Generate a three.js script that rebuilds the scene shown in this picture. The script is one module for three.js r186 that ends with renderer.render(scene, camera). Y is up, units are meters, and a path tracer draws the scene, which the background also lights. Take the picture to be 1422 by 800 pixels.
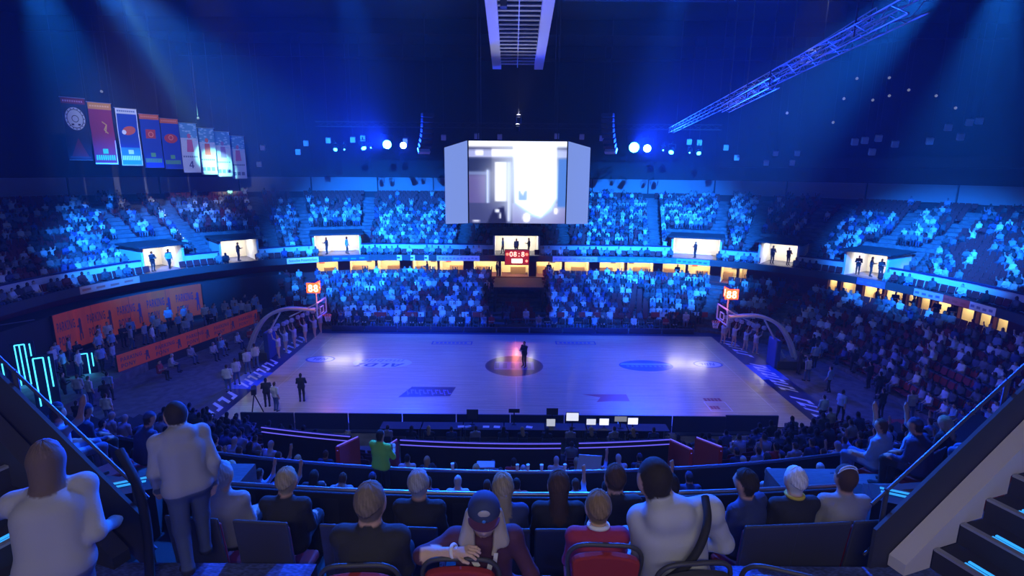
import * as THREE from 'three';
import { RoundedBoxGeometry } from 'three/addons/geometries/RoundedBoxGeometry.js';
import { MarchingCubes } from 'three/addons/objects/MarchingCubes.js';
import { mergeGeometries, mergeVertices } from 'three/addons/utils/BufferGeometryUtils.js';
import { RectAreaLightUniformsLib } from 'three/addons/lights/RectAreaLightUniformsLib.js';
RectAreaLightUniformsLib.init();

// ---------------------------------------------------------------- camera, air, exposure
const W = 1422, Hh = 800, F = 760, PITCH = THREE.MathUtils.degToRad(12.2), ROLL = THREE.MathUtils.degToRad(0.5), EYE = 12.67;
const scene = new THREE.Scene();
const camera = new THREE.PerspectiveCamera(2 * THREE.MathUtils.radToDeg(Math.atan(400 / F)), W / Hh, 0.1, 400);
camera.position.set(0, EYE, 0);
camera.rotation.set(-PITCH, 0, 0); camera.rotateZ(ROLL);
scene.add(camera);
scene.background = new THREE.Color(0x000000);
scene.fog = new THREE.FogExp2(new THREE.Color(1, 1, 1), 0.0008);
const renderer = new THREE.WebGLRenderer();
renderer.toneMapping = THREE.LinearToneMapping;
renderer.toneMappingExposure = 1.0;
renderer.shadowMap.enabled = true;

// ---------------------------------------------------------------- helpers
let seed = 7;
const rnd = () => { seed = (seed * 1664525 + 1013904223) >>> 0; return seed / 4294967296; };
const rr = (a, b) => a + (b - a) * rnd();
const pick = (a) => a[Math.floor(rnd() * a.length) % a.length];
const taken = {};
const numbered = (n) => { const k = taken[n] = (taken[n] ?? -1) + 1; return k ? n + '_' + String(k).padStart(3, '0') : n; };
const lin = (r, g, b) => new THREE.Color().setRGB(r, g, b);
function shade(o) { o.traverse(c => { if (c.isMesh) { c.castShadow = true; c.receiveShadow = true; } }); return o; }
function tag(o, label, category, group, kind) {
  if (label) o.userData.label = label;
  if (category) o.userData.category = category;
  if (group) o.userData.group = group;
  if (kind) o.userData.kind = kind;
  return o;
}
function thing(name, label, category, [x, y, z] = [0, 0, 0], turn = 0, group) {
  const o = new THREE.Group(); o.name = numbered(name); o.position.set(x, y, z); o.rotation.y = turn; scene.add(o);
  return tag(o, label, category, group);
}
function mesh(name, geo, mat, parent) { const m = new THREE.Mesh(geo, mat); m.name = parent ? name : numbered(name); (parent || scene).add(m); m.castShadow = m.receiveShadow = true; return m; }
function struct(name, geo, mat, label) { const m = mesh(name, geo, mat); m.userData.kind = 'structure'; if (label) m.userData.label = label; return m; }
const box = (w, h, d, x = 0, y = 0, z = 0) => { const g = new THREE.BoxGeometry(w, h, d); g.translate(x, y, z); return g; };
const rbox = (w, h, d, x = 0, y = 0, z = 0, r = 0.02) => { const g = new RoundedBoxGeometry(w, h, d, 2, Math.min(r, w / 2.1, h / 2.1, d / 2.1)); g.translate(x, y, z); return g; };
const V = (x, y, z) => new THREE.Vector3(x, y, z);
function bar(a, b, r, seg = 6) { // a rod between two points
  const d = b.clone().sub(a), g = new THREE.CylinderGeometry(r, r, d.length(), seg);
  g.applyQuaternion(new THREE.Quaternion().setFromUnitVectors(V(0, 1, 0), d.clone().normalize()));
  const m = a.clone().add(b).multiplyScalar(0.5); g.translate(m.x, m.y, m.z); return g;
}
const tube = (pts, r, n = 24, seg = 6) => new THREE.TubeGeometry(new THREE.CatmullRomCurve3(pts), n, r, seg, false);
const merge = (list) => mergeGeometries(list.map(g => { const q = g.index ? g.toNonIndexed() : g; for (const k of Object.keys(q.attributes)) if (!['position', 'normal', 'uv'].includes(k)) q.deleteAttribute(k); return q; }));
// a pixel of the photograph gives a direction; the distance comes from the height or depth of what it touches
function dirOf(px, py) {
  let u = px - 711, v = 400 - py; const c = Math.cos(ROLL), s = Math.sin(ROLL);
  [u, v] = [u * c - v * s, u * s + v * c];
  return V(u, v * Math.cos(PITCH) - F * Math.sin(PITCH), -(F * Math.cos(PITCH) + v * Math.sin(PITCH)));
}
const onLevel = (px, py, h) => { const d = dirOf(px, py); return d.multiplyScalar((h - EYE) / d.y).add(V(0, EYE, 0)); };
const onDepth = (px, py, z) => { const d = dirOf(px, py); return d.multiplyScalar(z / d.z).add(V(0, EYE, 0)); };
const atRange = (px, py, Z) => dirOf(px, py).multiplyScalar(Z / F).add(V(0, EYE, 0));
function toPixel(p) {
  const y = p.y - EYE, fw = -p.z * Math.cos(PITCH) - y * Math.sin(PITCH), up = y * Math.cos(PITCH) - p.z * Math.sin(PITCH);
  let u = F * p.x / fw, v = F * up / fw; const c = Math.cos(ROLL), s = Math.sin(ROLL);
  return [711 + u * c + v * s, 400 + u * s - v * c];
}
const inView = (p, m = 30) => { const [x, y] = toPixel(p); return p.z < -0.5 && x > -m && x < W + m && y > -m && y < Hh + m; };

// ---------------------------------------------------------------- materials
function noiseTex(size, base, spread, blotch, sx = 1, sy = 1) {
  const d = new Uint8Array(size * size * 4), n = 16, grid = [];
  for (let i = 0; i < n * n; i++) grid.push(rnd());
  const sm = (x, y) => { const xi = Math.floor(x), yi = Math.floor(y), fx = x - xi, fy = y - yi, g = (a, b) => grid[((b % n) + n) % n * n + ((a % n) + n) % n]; const u = fx * fx * (3 - 2 * fx), v = fy * fy * (3 - 2 * fy); return (g(xi, yi) * (1 - u) + g(xi + 1, yi) * u) * (1 - v) + (g(xi, yi + 1) * (1 - u) + g(xi + 1, yi + 1) * u) * v; };
  for (let y = 0; y < size; y++) for (let x = 0; x < size; x++) {
    const c = 1 + (rnd() - 0.5) * spread + (sm(x / size * n * sx, y / size * n * sy) - 0.5) * blotch, i = (y * size + x) * 4;
    for (let k = 0; k < 3; k++) d[i + k] = Math.max(0, Math.min(255, base[k] * c)); d[i + 3] = 255;
  }
  const t = new THREE.DataTexture(d, size, size); t.colorSpace = THREE.SRGBColorSpace; t.wrapS = t.wrapT = THREE.RepeatWrapping; t.magFilter = THREE.LinearFilter; t.needsUpdate = true; return t;
}
function canvasTex(w, h, draw) {
  const c = document.createElement('canvas'); c.width = w; c.height = h; draw(c.getContext('2d'), w, h);
  const t = new THREE.CanvasTexture(c); t.colorSpace = THREE.SRGBColorSpace; return t;
}
const std = (color, rough = 0.8, metal = 0, extra = {}) => new THREE.MeshStandardMaterial({ color, roughness: rough, metalness: metal, ...extra });
const glow = (r, g, b, k = 1) => new THREE.MeshStandardMaterial({ color: 0x111111, roughness: 0.6, emissive: lin(r, g, b), emissiveIntensity: k });
const concreteMap = noiseTex(256, [94, 92, 97], 0.18, 0.25); concreteMap.repeat.set(0.25, 0.25);
const carpetMap = noiseTex(256, [74, 88, 140], 0.5, 0.35); carpetMap.repeat.set(0.5, 0.5);
const M = {
  concrete: std(0xffffff, 0.9, 0, { map: concreteMap }),
  carpet: std(0xffffff, 0.95, 0, { map: carpetMap }),
  wallPaint: std(lin(0.62, 0.62, 0.63), 0.8),
  bandPanel: std(lin(0.24, 0.23, 0.25), 0.75),
  bulkhead: std(lin(0.028, 0.028, 0.034), 0.85),
  roof: std(lin(0.022, 0.022, 0.027), 0.9),
  black: std(lin(0.015, 0.015, 0.018), 0.8),
  darkGrey: std(lin(0.045, 0.045, 0.05), 0.7),
  seatShell: std(lin(0.05, 0.05, 0.058), 0.55),
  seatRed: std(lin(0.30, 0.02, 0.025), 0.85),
  redPanel: std(lin(0.42, 0.03, 0.03), 0.8),
  maroon: std(lin(0.10, 0.02, 0.025), 0.85),
  steel: std(lin(0.35, 0.35, 0.37), 0.4, 0.8),
  whiteMetal: std(lin(0.6, 0.6, 0.62), 0.5, 0.1),
  truss: std(lin(0.3, 0.3, 0.32), 0.5, 0.3),
  navy: std(lin(0.012, 0.02, 0.09), 0.6),
  shadedStandFloor: std(lin(0.035, 0.035, 0.04), 0.95),  // darker copy of the concrete: near stand shade put into the colour
  bluePad: std(lin(0.02, 0.05, 0.25), 0.7),
  wood: std(lin(0.35, 0.2, 0.1), 0.6),
  cream: std(lin(0.72, 0.62, 0.42), 0.85),
  stepDark: std(lin(0.03, 0.03, 0.035), 0.85),
  nosing: std(lin(0.4, 0.4, 0.42), 0.5, 0.3),
  glass: new THREE.MeshPhysicalMaterial({ color: 0xffffff, transmission: 1, thickness: 0, roughness: 0.03, ior: 1.45 }),
  paper: std(lin(0.7, 0.7, 0.72), 0.9),
};

// ---------------------------------------------------------------- lamps
// Fixtures that light the hall. Those in view hang on the far lighting truss; the wash lights hang over the near stand, above the frame.
const BLUE = lin(0.004, 0.035, 1.0), BLUE2 = lin(0.008, 0.12, 1.0), CYAN = lin(0.008, 0.18, 1.0), WHITE = lin(0.78, 0.82, 1.0), MINT = lin(0.3, 1.0, 0.62);
function stageLamp(p, to, col, cd, angle, lensR, lensGlow, label, group, blend = 0.7) {
  const o = thing('stage_light', label, 'stage light', [p.x, p.y, p.z], 0, group);
  const dir = to.clone().sub(p).normalize(), q = new THREE.Quaternion().setFromUnitVectors(V(0, 0, 1), dir);
  const r = Math.max(lensR, 0.12);
  mesh('yoke', merge([bar(V(-r * 1.5, 0, 0), V(-r * 1.5, r * 2.6, 0), 0.03), bar(V(r * 1.5, 0, 0), V(r * 1.5, r * 2.6, 0), 0.03), bar(V(-r * 1.5, r * 2.6, 0), V(r * 1.5, r * 2.6, 0), 0.03), bar(V(0, r * 2.6, 0), V(0, r * 2.6 + 0.25, 0), 0.04)]), M.black, o);
  const h = new THREE.CylinderGeometry(r * 1.15, r * 0.8, r * 2.6, 16, 1, true); h.rotateX(Math.PI / 2); h.applyQuaternion(q);
  mesh('housing', h, M.black, o);
  const l = new THREE.CylinderGeometry(lensR, lensR, 0.04, 20); l.rotateX(Math.PI / 2); l.translate(0, 0, r * 1.2); l.applyQuaternion(q);
  mesh('lens', l, glow(lensGlow[0], lensGlow[1], lensGlow[2], 1), o);
  const s = new THREE.SpotLight(col, cd, 0, angle, blend, 2); s.name = 'stage_beam'; s.castShadow = true; s.shadow.radius = 4;
  s.position.copy(dir.clone().multiplyScalar(r * 1.2 + 0.06)); s.target.position.copy(dir.clone().multiplyScalar(10)); o.add(s, s.target);
  return o;
}
const trussGroup = 'blue stage lights along the far truss';
for (const [px, py, tx, ty, tz, cd, ang, R, g] of [
  [466, 206, -12, 0, -30, 300, 0.55, 0.15, [0.6, 8, 40]], [504, 203, -4, 0, -37, 900, 0.5, 0.2, [0.8, 9, 45]],
  [538, 201, -3.5, 14.4, 0, 170000, 0.1, 0.34, [3, 26, 70]], [560, 201, -4, 8, -20, 2800, 1.25, 0.26, [14, 26, 80]],
  [880, 205, 3.5, 14.4, 0, 200000, 0.1, 0.4, [3, 45, 70]], [899, 205, 4, 8, -20, 3000, 1.25, 0.3, [14, 45, 80]],
  [933, 209, 5, 0, -34, 700, 0.5, 0.2, [0.8, 11, 45]], [970, 211, 14, 0, -29, 300, 0.55, 0.17, [0.6, 8, 40]],
]) stageLamp(onDepth(px, py, -48), V(tx, ty, tz), BLUE, cd, ang, R, g, 'glowing blue moving stage light on the far lighting truss', trussGroup, 1);
for (const [px, py] of [[478, 206], [515, 203.5], [921, 207], [958, 210.5]])
  stageLamp(onDepth(px, py, -48), V(px < 700 ? -9 : 9, 0, -33), BLUE, 200, 0.3, 0.05, [1, 10, 40], 'tiny lit spot lamp between the large stage lights', 'small spots on the far truss');
const washGroup = 'cyan wash lights over the near stand';
for (const [x, y, z, tx, ty, tz, cd, ang, col] of [
  [-15.5, 20.4, -20, -14, 6.2, -54, 38000, 0.3, CYAN], [15.5, 20.4, -20, 14.5, 6.2, -54, 40000, 0.31, CYAN],
  [-16.6, 20.4, -20, -31, 4.2, -47, 27000, 0.25, CYAN], [16.6, 20.4, -20, 34, 4.8, -44, 28000, 0.27, CYAN],
  [-6, 20.4, -20, -8, 1.5, -47, 9000, 0.26, BLUE2], [6, 20.4, -20, 7, 1.5, -47, 8000, 0.24, BLUE2],
  [-11, 20.4, -20, -9, 0, -31, 330, 0.42, WHITE], [11, 20.4, -20, 10, 0, -31, 330, 0.42, WHITE], [0, 20.4, -20, 24, 1, -32, 90, 0.4, WHITE], [-13, 20.4, -20, -26.5, 16, -43, 1500, 0.26, WHITE], [-14.2, 20.4, -20, ...atRange(308, 243, 53.6).toArray(), 30000, 0.045, MINT],
  [-3, 20.4, -20, -3.5, 8, -6, 3000, 0.5, BLUE2], [3, 20.4, -20, 3.5, 8, -6, 3000, 0.5, BLUE2], [-8, 20.4, -20, -7, 5, -13, 900, 0.6, BLUE], [8, 20.4, -20, 8, 5, -13, 900, 0.6, BLUE], [-1, 20.4, -20, -24, 1, -33, 150, 0.4, WHITE]])
  stageLamp(V(x, y, z), V(tx, ty, tz), col, cd, ang, 0.2, [4, 20, 50], col === MINT ? 'narrow pale green spot light aimed at the last banners' : col === WHITE ? 'white fill light added over the near stand above the frame' : 'blue wash light hanging above the near stand', col === MINT ? undefined : col === WHITE ? 'added white fill lights over the near stand' : washGroup, 0.9);  // white ones are unseen fill, added for court, side stands and banners

// ---------------------------------------------------------------- the bowl: rounded rings round the court
const RX = 10.5, RZ = -32, R0 = 20, SIDE = 26, ARC = R0 * Math.PI / 2, RING = 2 * SIDE + 2 * ARC + 2 * RX;
function ring(s, o) { // s metres along the base ring from the right near end, o metres outward
  if (s < SIDE) return { x: RX + R0 + o, z: -6 - s, nx: 1, nz: 0, k: 1 };
  s -= SIDE;
  if (s < ARC) { const a = s / R0; return { x: RX + (R0 + o) * Math.cos(a), z: RZ - (R0 + o) * Math.sin(a), nx: Math.cos(a), nz: -Math.sin(a), k: (R0 + o) / R0 }; }
  s -= ARC;
  if (s < 2 * RX) return { x: RX - s, z: RZ - R0 - o, nx: 0, nz: -1, k: 1 };
  s -= 2 * RX;
  if (s < ARC) { const a = s / R0; return { x: -RX - (R0 + o) * Math.sin(a), z: RZ - (R0 + o) * Math.cos(a), nx: -Math.sin(a), nz: -Math.cos(a), k: (R0 + o) / R0 }; }
  s -= ARC;
  return { x: -RX - R0 - o, z: RZ + s, nx: -1, nz: 0, k: 1 };
}
const ringV = (s, o, h) => { const p = ring(s, o); return V(p.x, h, p.z); };
const turnIn = (s) => { const p = ring(s, 0); return Math.atan2(p.nx, p.nz); }; // turns -z onto the inward direction
function sOf(p) { // nearest ring parameter of a plan point
  if (p.z > RZ) return p.x > 0 ? -6 - p.z : RING - SIDE + (p.z - RZ);
  if (p.x > RX) return SIDE + R0 * Math.atan2(RZ - p.z, p.x - RX);
  if (p.x > -RX) return SIDE + ARC + RX - p.x;
  return SIDE + ARC + 2 * RX + R0 * Math.atan2(-RX - p.x, RZ - p.z);
}
const sAt = (px, py, h) => sOf(onLevel(px, py, h));
function sweep(profile, s0, s1, step = 1) { // sheet through (o, h) points along the ring
  const n = Math.max(1, Math.ceil((s1 - s0) / step)), pos = [], uv = [], len = [0];
  for (let i = 1; i < profile.length; i++) len.push(len[i - 1] + Math.hypot(profile[i][0] - profile[i - 1][0], profile[i][1] - profile[i - 1][1]));
  const P = (j, i) => { const s = s0 + (s1 - s0) * j / n, [o, h] = profile[i]; return [ringV(s, o, h), s, len[i]]; };
  for (let j = 0; j < n; j++) for (let i = 0; i < profile.length - 1; i++) {
    const q = [P(j, i), P(j + 1, i), P(j + 1, i + 1), P(j, i + 1)];
    for (const k of [0, 1, 2, 0, 2, 3]) { const v = q[k]; pos.push(v[0].x, v[0].y, v[0].z); uv.push(v[1], v[2]); }
  }
  const g = new THREE.BufferGeometry(); g.setAttribute('position', new THREE.Float32BufferAttribute(pos, 3)); g.setAttribute('uv', new THREE.Float32BufferAttribute(uv, 2)); g.computeVertexNormals(); return g;
}
const band = (o0, o1, h0, h1, s0, s1, step = 1) => { // a closed ring segment with thickness
  const prof = [[o0, h0], [o0, h1], [o1, h1], [o1, h0], [o0, h0]], caps = [];
  for (const s of [s0, s1]) { const a = [ringV(s, o0, h0), ringV(s, o0, h1), ringV(s, o1, h1), ringV(s, o1, h0)]; const g = new THREE.BufferGeometry(); const pp = []; for (const k of [0, 1, 2, 0, 2, 3]) pp.push(a[k].x, a[k].y, a[k].z); g.setAttribute('position', new THREE.Float32BufferAttribute(pp, 3)); g.setAttribute('uv', new THREE.Float32BufferAttribute(new Array(12).fill(0), 2)); g.computeVertexNormals(); caps.push(g); }
  return mergeGeometries([sweep(prof, s0, s1, step), ...caps]);
};
// rows of the stands
const LOW = { rows: 10, o0: -8.7, h0: 0.25, dp: 0.8, dh: 0.245 }, UP = { rows: 16, o0: 0.45, h0: 5.15, dp: 0.68, dh: 0.29 };
const terrace = (t) => { const p = [[t.o0, 0]]; let o = t.o0, h = t.h0; if (t === UP) p[0][1] = 4.9; for (let i = 0; i < t.rows; i++) { p.push([o, h]); o += t.dp; p.push([o, h]); h += t.dh; } return p; };
const upTop = UP.h0 + UP.dh * (UP.rows - 1), upEnd = UP.o0 + UP.dp * UP.rows;
const S_L0 = sOf(V(-19, 0, -46)); // where the left lounge begins
// floor, roof and outer walls
{
  const f = new THREE.PlaneGeometry(110, 110); f.rotateX(-Math.PI / 2); f.translate(0, -0.02, -30);
  const uvA = f.attributes.uv; for (let i = 0; i < uvA.count; i++) uvA.setXY(i, uvA.getX(i) * 110, uvA.getY(i) * 110);
  const fl = struct('floor', merge([f, box(110, 0.3, 110, 0, -0.2, -30)]), M.concrete);
  const c = struct('ceiling', box(120, 0.5, 120, 0, 24.5, -26), M.roof);
  for (let z = -74; z <= 0; z += 9.2) mesh('roof_beam', box(96, 1.1, 0.4, 0, 23.6, z), M.roof, c);
  struct('wall_outer', band(upEnd + 0.5, upEnd + 1.1, 11.72, 24.6, 0, RING, 2), M.bulkhead);
  const b = struct('bulkhead_ring', band(upEnd - 2.6, upEnd + 0.6, 13.1, 14.0, 0, SIDE + ARC * 0.75, 1.5), M.bulkhead);
  struct('wall_back', box(84, 25, 0.6, 0, 12, 12), M.bulkhead);
}
struct('stand_lower', sweep(terrace(LOW), 2, S_L0), M.concrete);

{ // pale panelled band round the top of the hall
  const g = new THREE.Group(); g.name = 'wall_band'; g.userData.kind = 'structure'; scene.add(g);
  const n = 30; for (let i = 0; i < n; i++) mesh('panel', band(upEnd + 0.1, upEnd + 0.3, 10.15, 11.7, RING * i / n + 0.05, RING * (i + 1) / n - 0.05, 1.2), M.bandPanel, g);
  mesh('back_sheet', band(upEnd + 0.35, upEnd + 0.6, 9.3, 11.8, 0, RING, 1.2), M.bulkhead, g);
}
// ---------------------------------------------------------------- portals in the upper tier, balcony, suites
const portals = [[197, 340, 368, 46], [320, 330, 356, 46], [469, 326, 348, 62], [717, 325, 350, 67], [966, 331, 355, 64], [1113, 338, 352, 50], [1233, 348, 378, 56]].map(([px, y0, y1, w]) => {
  const s = sOf(onLevel(px, y1, 4.75)), d = ring(s, 0), Z = -d.z * Math.cos(PITCH) + 6.5 * Math.sin(PITCH); return { s, px, w: Math.min(4.3, Math.max(3.0, w * Z / F)) };
});
const portalGap = (s, m = 0) => portals.some(p => Math.abs(s - p.s) < p.w / 2 + m);
portals.forEach((p, i) => {
  const d = ring(p.s, 0), w = p.w / 2, labelled = ['with people in front of an orange doorway', 'beside the lit aisle steps', 'above the dark balcony rail', 'under the large hanging screen', 'nearest the right hoop in view', 'small one in the curve of the stand', 'with silhouettes before an orange doorway'];
  const g = new THREE.Group(); g.name = numbered('portal'); g.userData.kind = 'structure'; g.position.set(d.x, 4.6, d.z); g.rotation.y = turnIn(p.s); scene.add(g);
  // local axes: -z looks into the hall, +z goes outward
  mesh('side_wall', box(0.16, 1.95, 3.4, -w, 0.98, 1.5), M.wallPaint, g); mesh('side_wall', box(0.16, 1.95, 3.4, w, 0.98, 1.5), M.wallPaint, g);
  mesh('back_wall', box(2 * w, 2.0, 0.12, 0, 1.0, 3.2), std(lin(0.75, 0.7, 0.6), 0.9), g);
  mesh('portal_floor', box(2 * w, 0.1, 3.6, 0, -0.02, 1.5), M.concrete, g);
  mesh('roof_slab', rbox(2 * w + 0.7, 0.16, 3.9, 0, 2.06, 1.3, 0.04), M.bulkhead, g);
  if (i === 0 || i === 6) mesh('door', rbox(0.75, 1.75, 0.06, i ? -0.35 : 0.3, 0.9, 3.1), std(lin(0.75, 0.25, 0.03), 0.7), g);
  const lampW = 2 * w - 0.6; mesh('ceiling_lamp', box(lampW, 0.05, 0.7, 0, 1.95, 1.7), glow(1, 0.93, 0.78, 4), g);
  const L = new THREE.RectAreaLight(lin(1, 0.93, 0.78), 12, lampW, 1.2); L.name = 'portal_light'; L.position.set(0, 1.9, 1.7); L.rotation.x = -Math.PI / 2; g.add(L);
});
// pale wall between the portals, with a blue coping; the upper tier stops round each portal
{
  const cuts = portals.map(p => [p.s - p.w / 2 - 0.1, p.s + p.w / 2 + 0.1]).sort((a, b) => a[0] - b[0]);
  let s = 0; const segs = [], full = terrace(UP), cut = [[3.73, 4.6], ...full.slice(1).filter(q => q[0] >= 3.73)]; cut.splice(1, 0, [3.73, cut[1][1]]);
  for (const [a, b] of cuts) { if (a > s) segs.push([s, a]); s = Math.max(s, b); } segs.push([s, RING]);
  struct('stand_upper', mergeGeometries([...segs.map(([a, b]) => sweep(full, a, b)), ...cuts.map(([a, b]) => sweep(cut, a, b))]), M.concrete);
  const g = new THREE.Group(); g.name = 'wall_tier'; g.userData.kind = 'structure'; scene.add(g);
  for (const [a, b] of segs) {
    mesh('wall_panel', band(0, 0.2, 4.3, 5.62, a, b, 1), M.wallPaint, g);
    mesh('coping', band(-0.06, 0.28, 5.62, 5.7, a, b, 1), M.navy, g);
  }
}
struct('balcony', band(-1.35, 0.9, 4.28, 4.36, 0, RING), M.concrete);
struct('balcony_soffit', band(0.62, 0.9, 4.1, 4.3, 0, RING), M.bulkhead);
{ // fascia of the balcony with its ribbon boards: text panels where the photograph shows them
  struct('trim_1', band(-1.5, -1.36, 4.28, 4.84, 0, RING), M.darkGrey);
  const word = (txt, bg, fg, w = 512, h = 64) => canvasTex(w, h, (c) => { c.fillStyle = bg; c.fillRect(0, 0, w, h); c.fillStyle = fg; c.font = 'italic bold 40px sans-serif'; c.textAlign = 'center'; c.textBaseline = 'middle'; c.fillText(txt, w / 2, h / 2); });
  const stripes = (bg, fg, n) => canvasTex(512, 64, (c) => { c.fillStyle = bg; c.fillRect(0, 0, 512, 64); c.fillStyle = fg; for (let i = 0; i < n; i++) { const x = 20 + i * 480 / n; c.fillRect(x, 22 + (i % 3) * 3, 300 / n, 20); } });
  const signs = [
    [72, 182, stripes('#a08a86', '#94584e', 4), 'long dull beige ribbon sign over the dark left lounge', 0.35],
    [391, 441, word('Executive Presentations', '#cfd4e4', '#39405e'), 'pale ribbon sign with dark italic words on the balcony front', 0.6],
    [553, 560, stripes('#d8e2f4', '#2b4cc0', 1), 'small white square sign on the balcony front', 0.5], [572, 578, stripes('#d8e2f4', '#2b4cc0', 1), 'small white square sign on the balcony front', 0.5], [591, 597, stripes('#d8e2f4', '#2b4cc0', 1), 'small white square sign on the balcony front', 0.5],
    [608, 667, stripes('#9fb6e6', '#6a82c8', 11), 'light blue lettered ribbon sign left of the centre clock', 0.6],
    [461, 513, stripes('#26466b', '#4d8a45', 4), 'dark ribbon sign with green shapes on the balcony front', 0.4],
    [766, 826, stripes('#8ea9dd', '#6f8bd0', 9), 'light blue ribbon sign right of the centre clock', 0.6],
    [826, 938, stripes('#2c6fd0', '#3f8ae6', 8), 'long mid blue ribbon sign on the balcony front', 0.5],
    [938, 990, stripes('#6fa4e8', '#3d63b8', 6), 'short sky blue ribbon sign on the balcony front', 0.5],
    [1188, 1230, stripes('#4a62c8', '#5d76da', 3), 'plain violet blue ribbon sign over the side suites', 0.5],
    [1278, 1334, stripes('#9aa6d8', '#4a58a8', 4), 'pale ribbon sign with blue words over the side suites', 0.5],
    [1334, 1396, stripes('#b04848', '#9c3b3b', 3), 'faded red ribbon sign over the side suites', 0.5],
    [1396, 1470, stripes('#aab2dc', '#5a66aa', 4), 'pale ribbon sign beside the red one over the side suites', 0.5],
  ];
  for (const [x0, x1, t, label, k] of signs) {
    const ya = (x) => x > 1000 ? 362 + (x - 1000) * 0.16 : x < 390 ? 358 + (390 - x) * 0.145 : 358;
    const a = sAt(x0, ya(x0), 4.45), b = sAt(x1, ya(x1), 4.45), s0 = Math.min(a, b), s1 = Math.max(a, b);
    const g = sweep([[-1.53, 4.31], [-1.53, 4.81]], s0, s1, 0.8), u = g.attributes.uv;
    for (let i = 0; i < u.count; i++) u.setXY(i, 1 - (u.getX(i) - s0) / (s1 - s0), u.getY(i) > 0.1 ? 1 : 0);
    const m = mesh('ribbon_sign', g, new THREE.MeshStandardMaterial({ map: t, roughness: 0.6, emissive: 0xffffff, emissiveMap: t, emissiveIntensity: 0.22 * k, side: THREE.DoubleSide })); tag(m, label, 'sign', 'ribbon signs on the balcony front');
  }
}
// suites under the balcony
{
  const bays = [[440, 470], [485, 519], [521, 551], [568, 605], [607, 642], [656, 692], [695, 735], [745, 782], [785, 820], [834, 870], [872, 908], [920, 953], [955, 988], [1000, 1025], [1028, 1040], [1152, 1163], [1168, 1188], [1197, 1225], [1227, 1254], [1266, 1276], [1278, 1298], [1300, 1334], [1345, 1377], [1380, 1412], [1416, 1450]];
  const winY = (x) => x < 1000 ? 372 : x < 1060 ? 378 : 385 + (x - 1100) * 0.185;
  const sx = bays.map(([a, b]) => { const p = sAt(a, winY(a), 3.5), q = sAt(b, winY(b), 3.5); return [Math.min(p, q), Math.max(p, q)]; }).sort((a, b) => a[0] - b[0]);
  for (let i = 1; i < sx.length; i++) { sx[i][0] = Math.max(sx[i][0], sx[i - 1][1] + 0.16); sx[i][1] = Math.max(sx[i][1], sx[i][0] + 0.7); }
  let s = 0; const g = new THREE.Group(); g.name = 'wall_suites'; g.userData.kind = 'structure'; scene.add(g);
  const pieces = []; for (const [a, b] of sx) { if (a > s + 0.02) pieces.push([s, a]); s = Math.max(s, b); } pieces.push([s, RING]);
  for (const [a, b] of pieces) mesh('pier', band(0.55, 0.85, 2.3, 4.2, a, b, 1), M.maroon, g);
  mesh('parapet', band(-0.95, -0.75, 2.1, 2.72, 0, S_L0, 1), M.maroon, g);
  mesh('rear_wall', band(3.0, 3.15, 2.2, 4.25, 0, RING, 1), M.cream, g);
  mesh('suite_floor', band(-0.75, 3.1, 2.3, 2.42, 0, RING, 1), M.maroon, g);
  const rng = ['red picture', 'dark counter'];
  sx.forEach(([a, b], i) => {
    const c = (a + b) / 2, d = ring(c, 0), w = (b - a) * ring(c, 1).k;
    const r = thing('suite', 'warmly lit open fronted suite with cream walls under the balcony', 'suite', [d.x, 2.42, d.z], turnIn(c), 'lit suites under the balcony');
    mesh('side_wall', box(0.1, 1.8, 2.1, -w / 2, 0.9, 1.95), M.cream, r); mesh('side_wall', box(0.1, 1.8, 2.1, w / 2, 0.9, 1.95), M.cream, r);
    mesh('counter', rbox(w * 0.55, 0.75, 0.4, (i % 2 ? 0.15 : -0.12) * w, 0.375, 2.2 + (i % 3) * 0.2), M.wood, r);
    if (i % 3 !== 1) mesh('picture', box(0.5, 0.45, 0.04, (i % 2 ? -0.2 : 0.22) * w, 1.25, 2.95), i % 4 ? std(lin(0.12, 0.1, 0.1), 0.7) : std(lin(0.6, 0.12, 0.08), 0.7), r);
    const lw = Math.max(0.4, w - 0.5); mesh('ceiling_lamp', box(lw, 0.04, 0.6, 0, 1.7, 1.8), glow(1, 0.8, 0.42, 5), r);
    const L = new THREE.RectAreaLight(lin(1, 0.8, 0.42), 13, lw, 1.2); L.name = 'suite_light'; L.position.set(0, 1.66, 1.8); L.rotation.x = -Math.PI / 2; r.add(L); shade(r);
  });
}
// pale pillar in the dark left gap, and its short fascia
{
  const a = onLevel(80, 413, 4.0), m = mesh('pillar', rbox(0.55, 2.6, 0.55, 0, 1.3, 0, 0.05), M.wallPaint); m.position.set(a.x - 0.4, 1.5, a.z - 0.5); tag(m, 'white square pillar above the long orange board', 'pillar');
}

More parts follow.
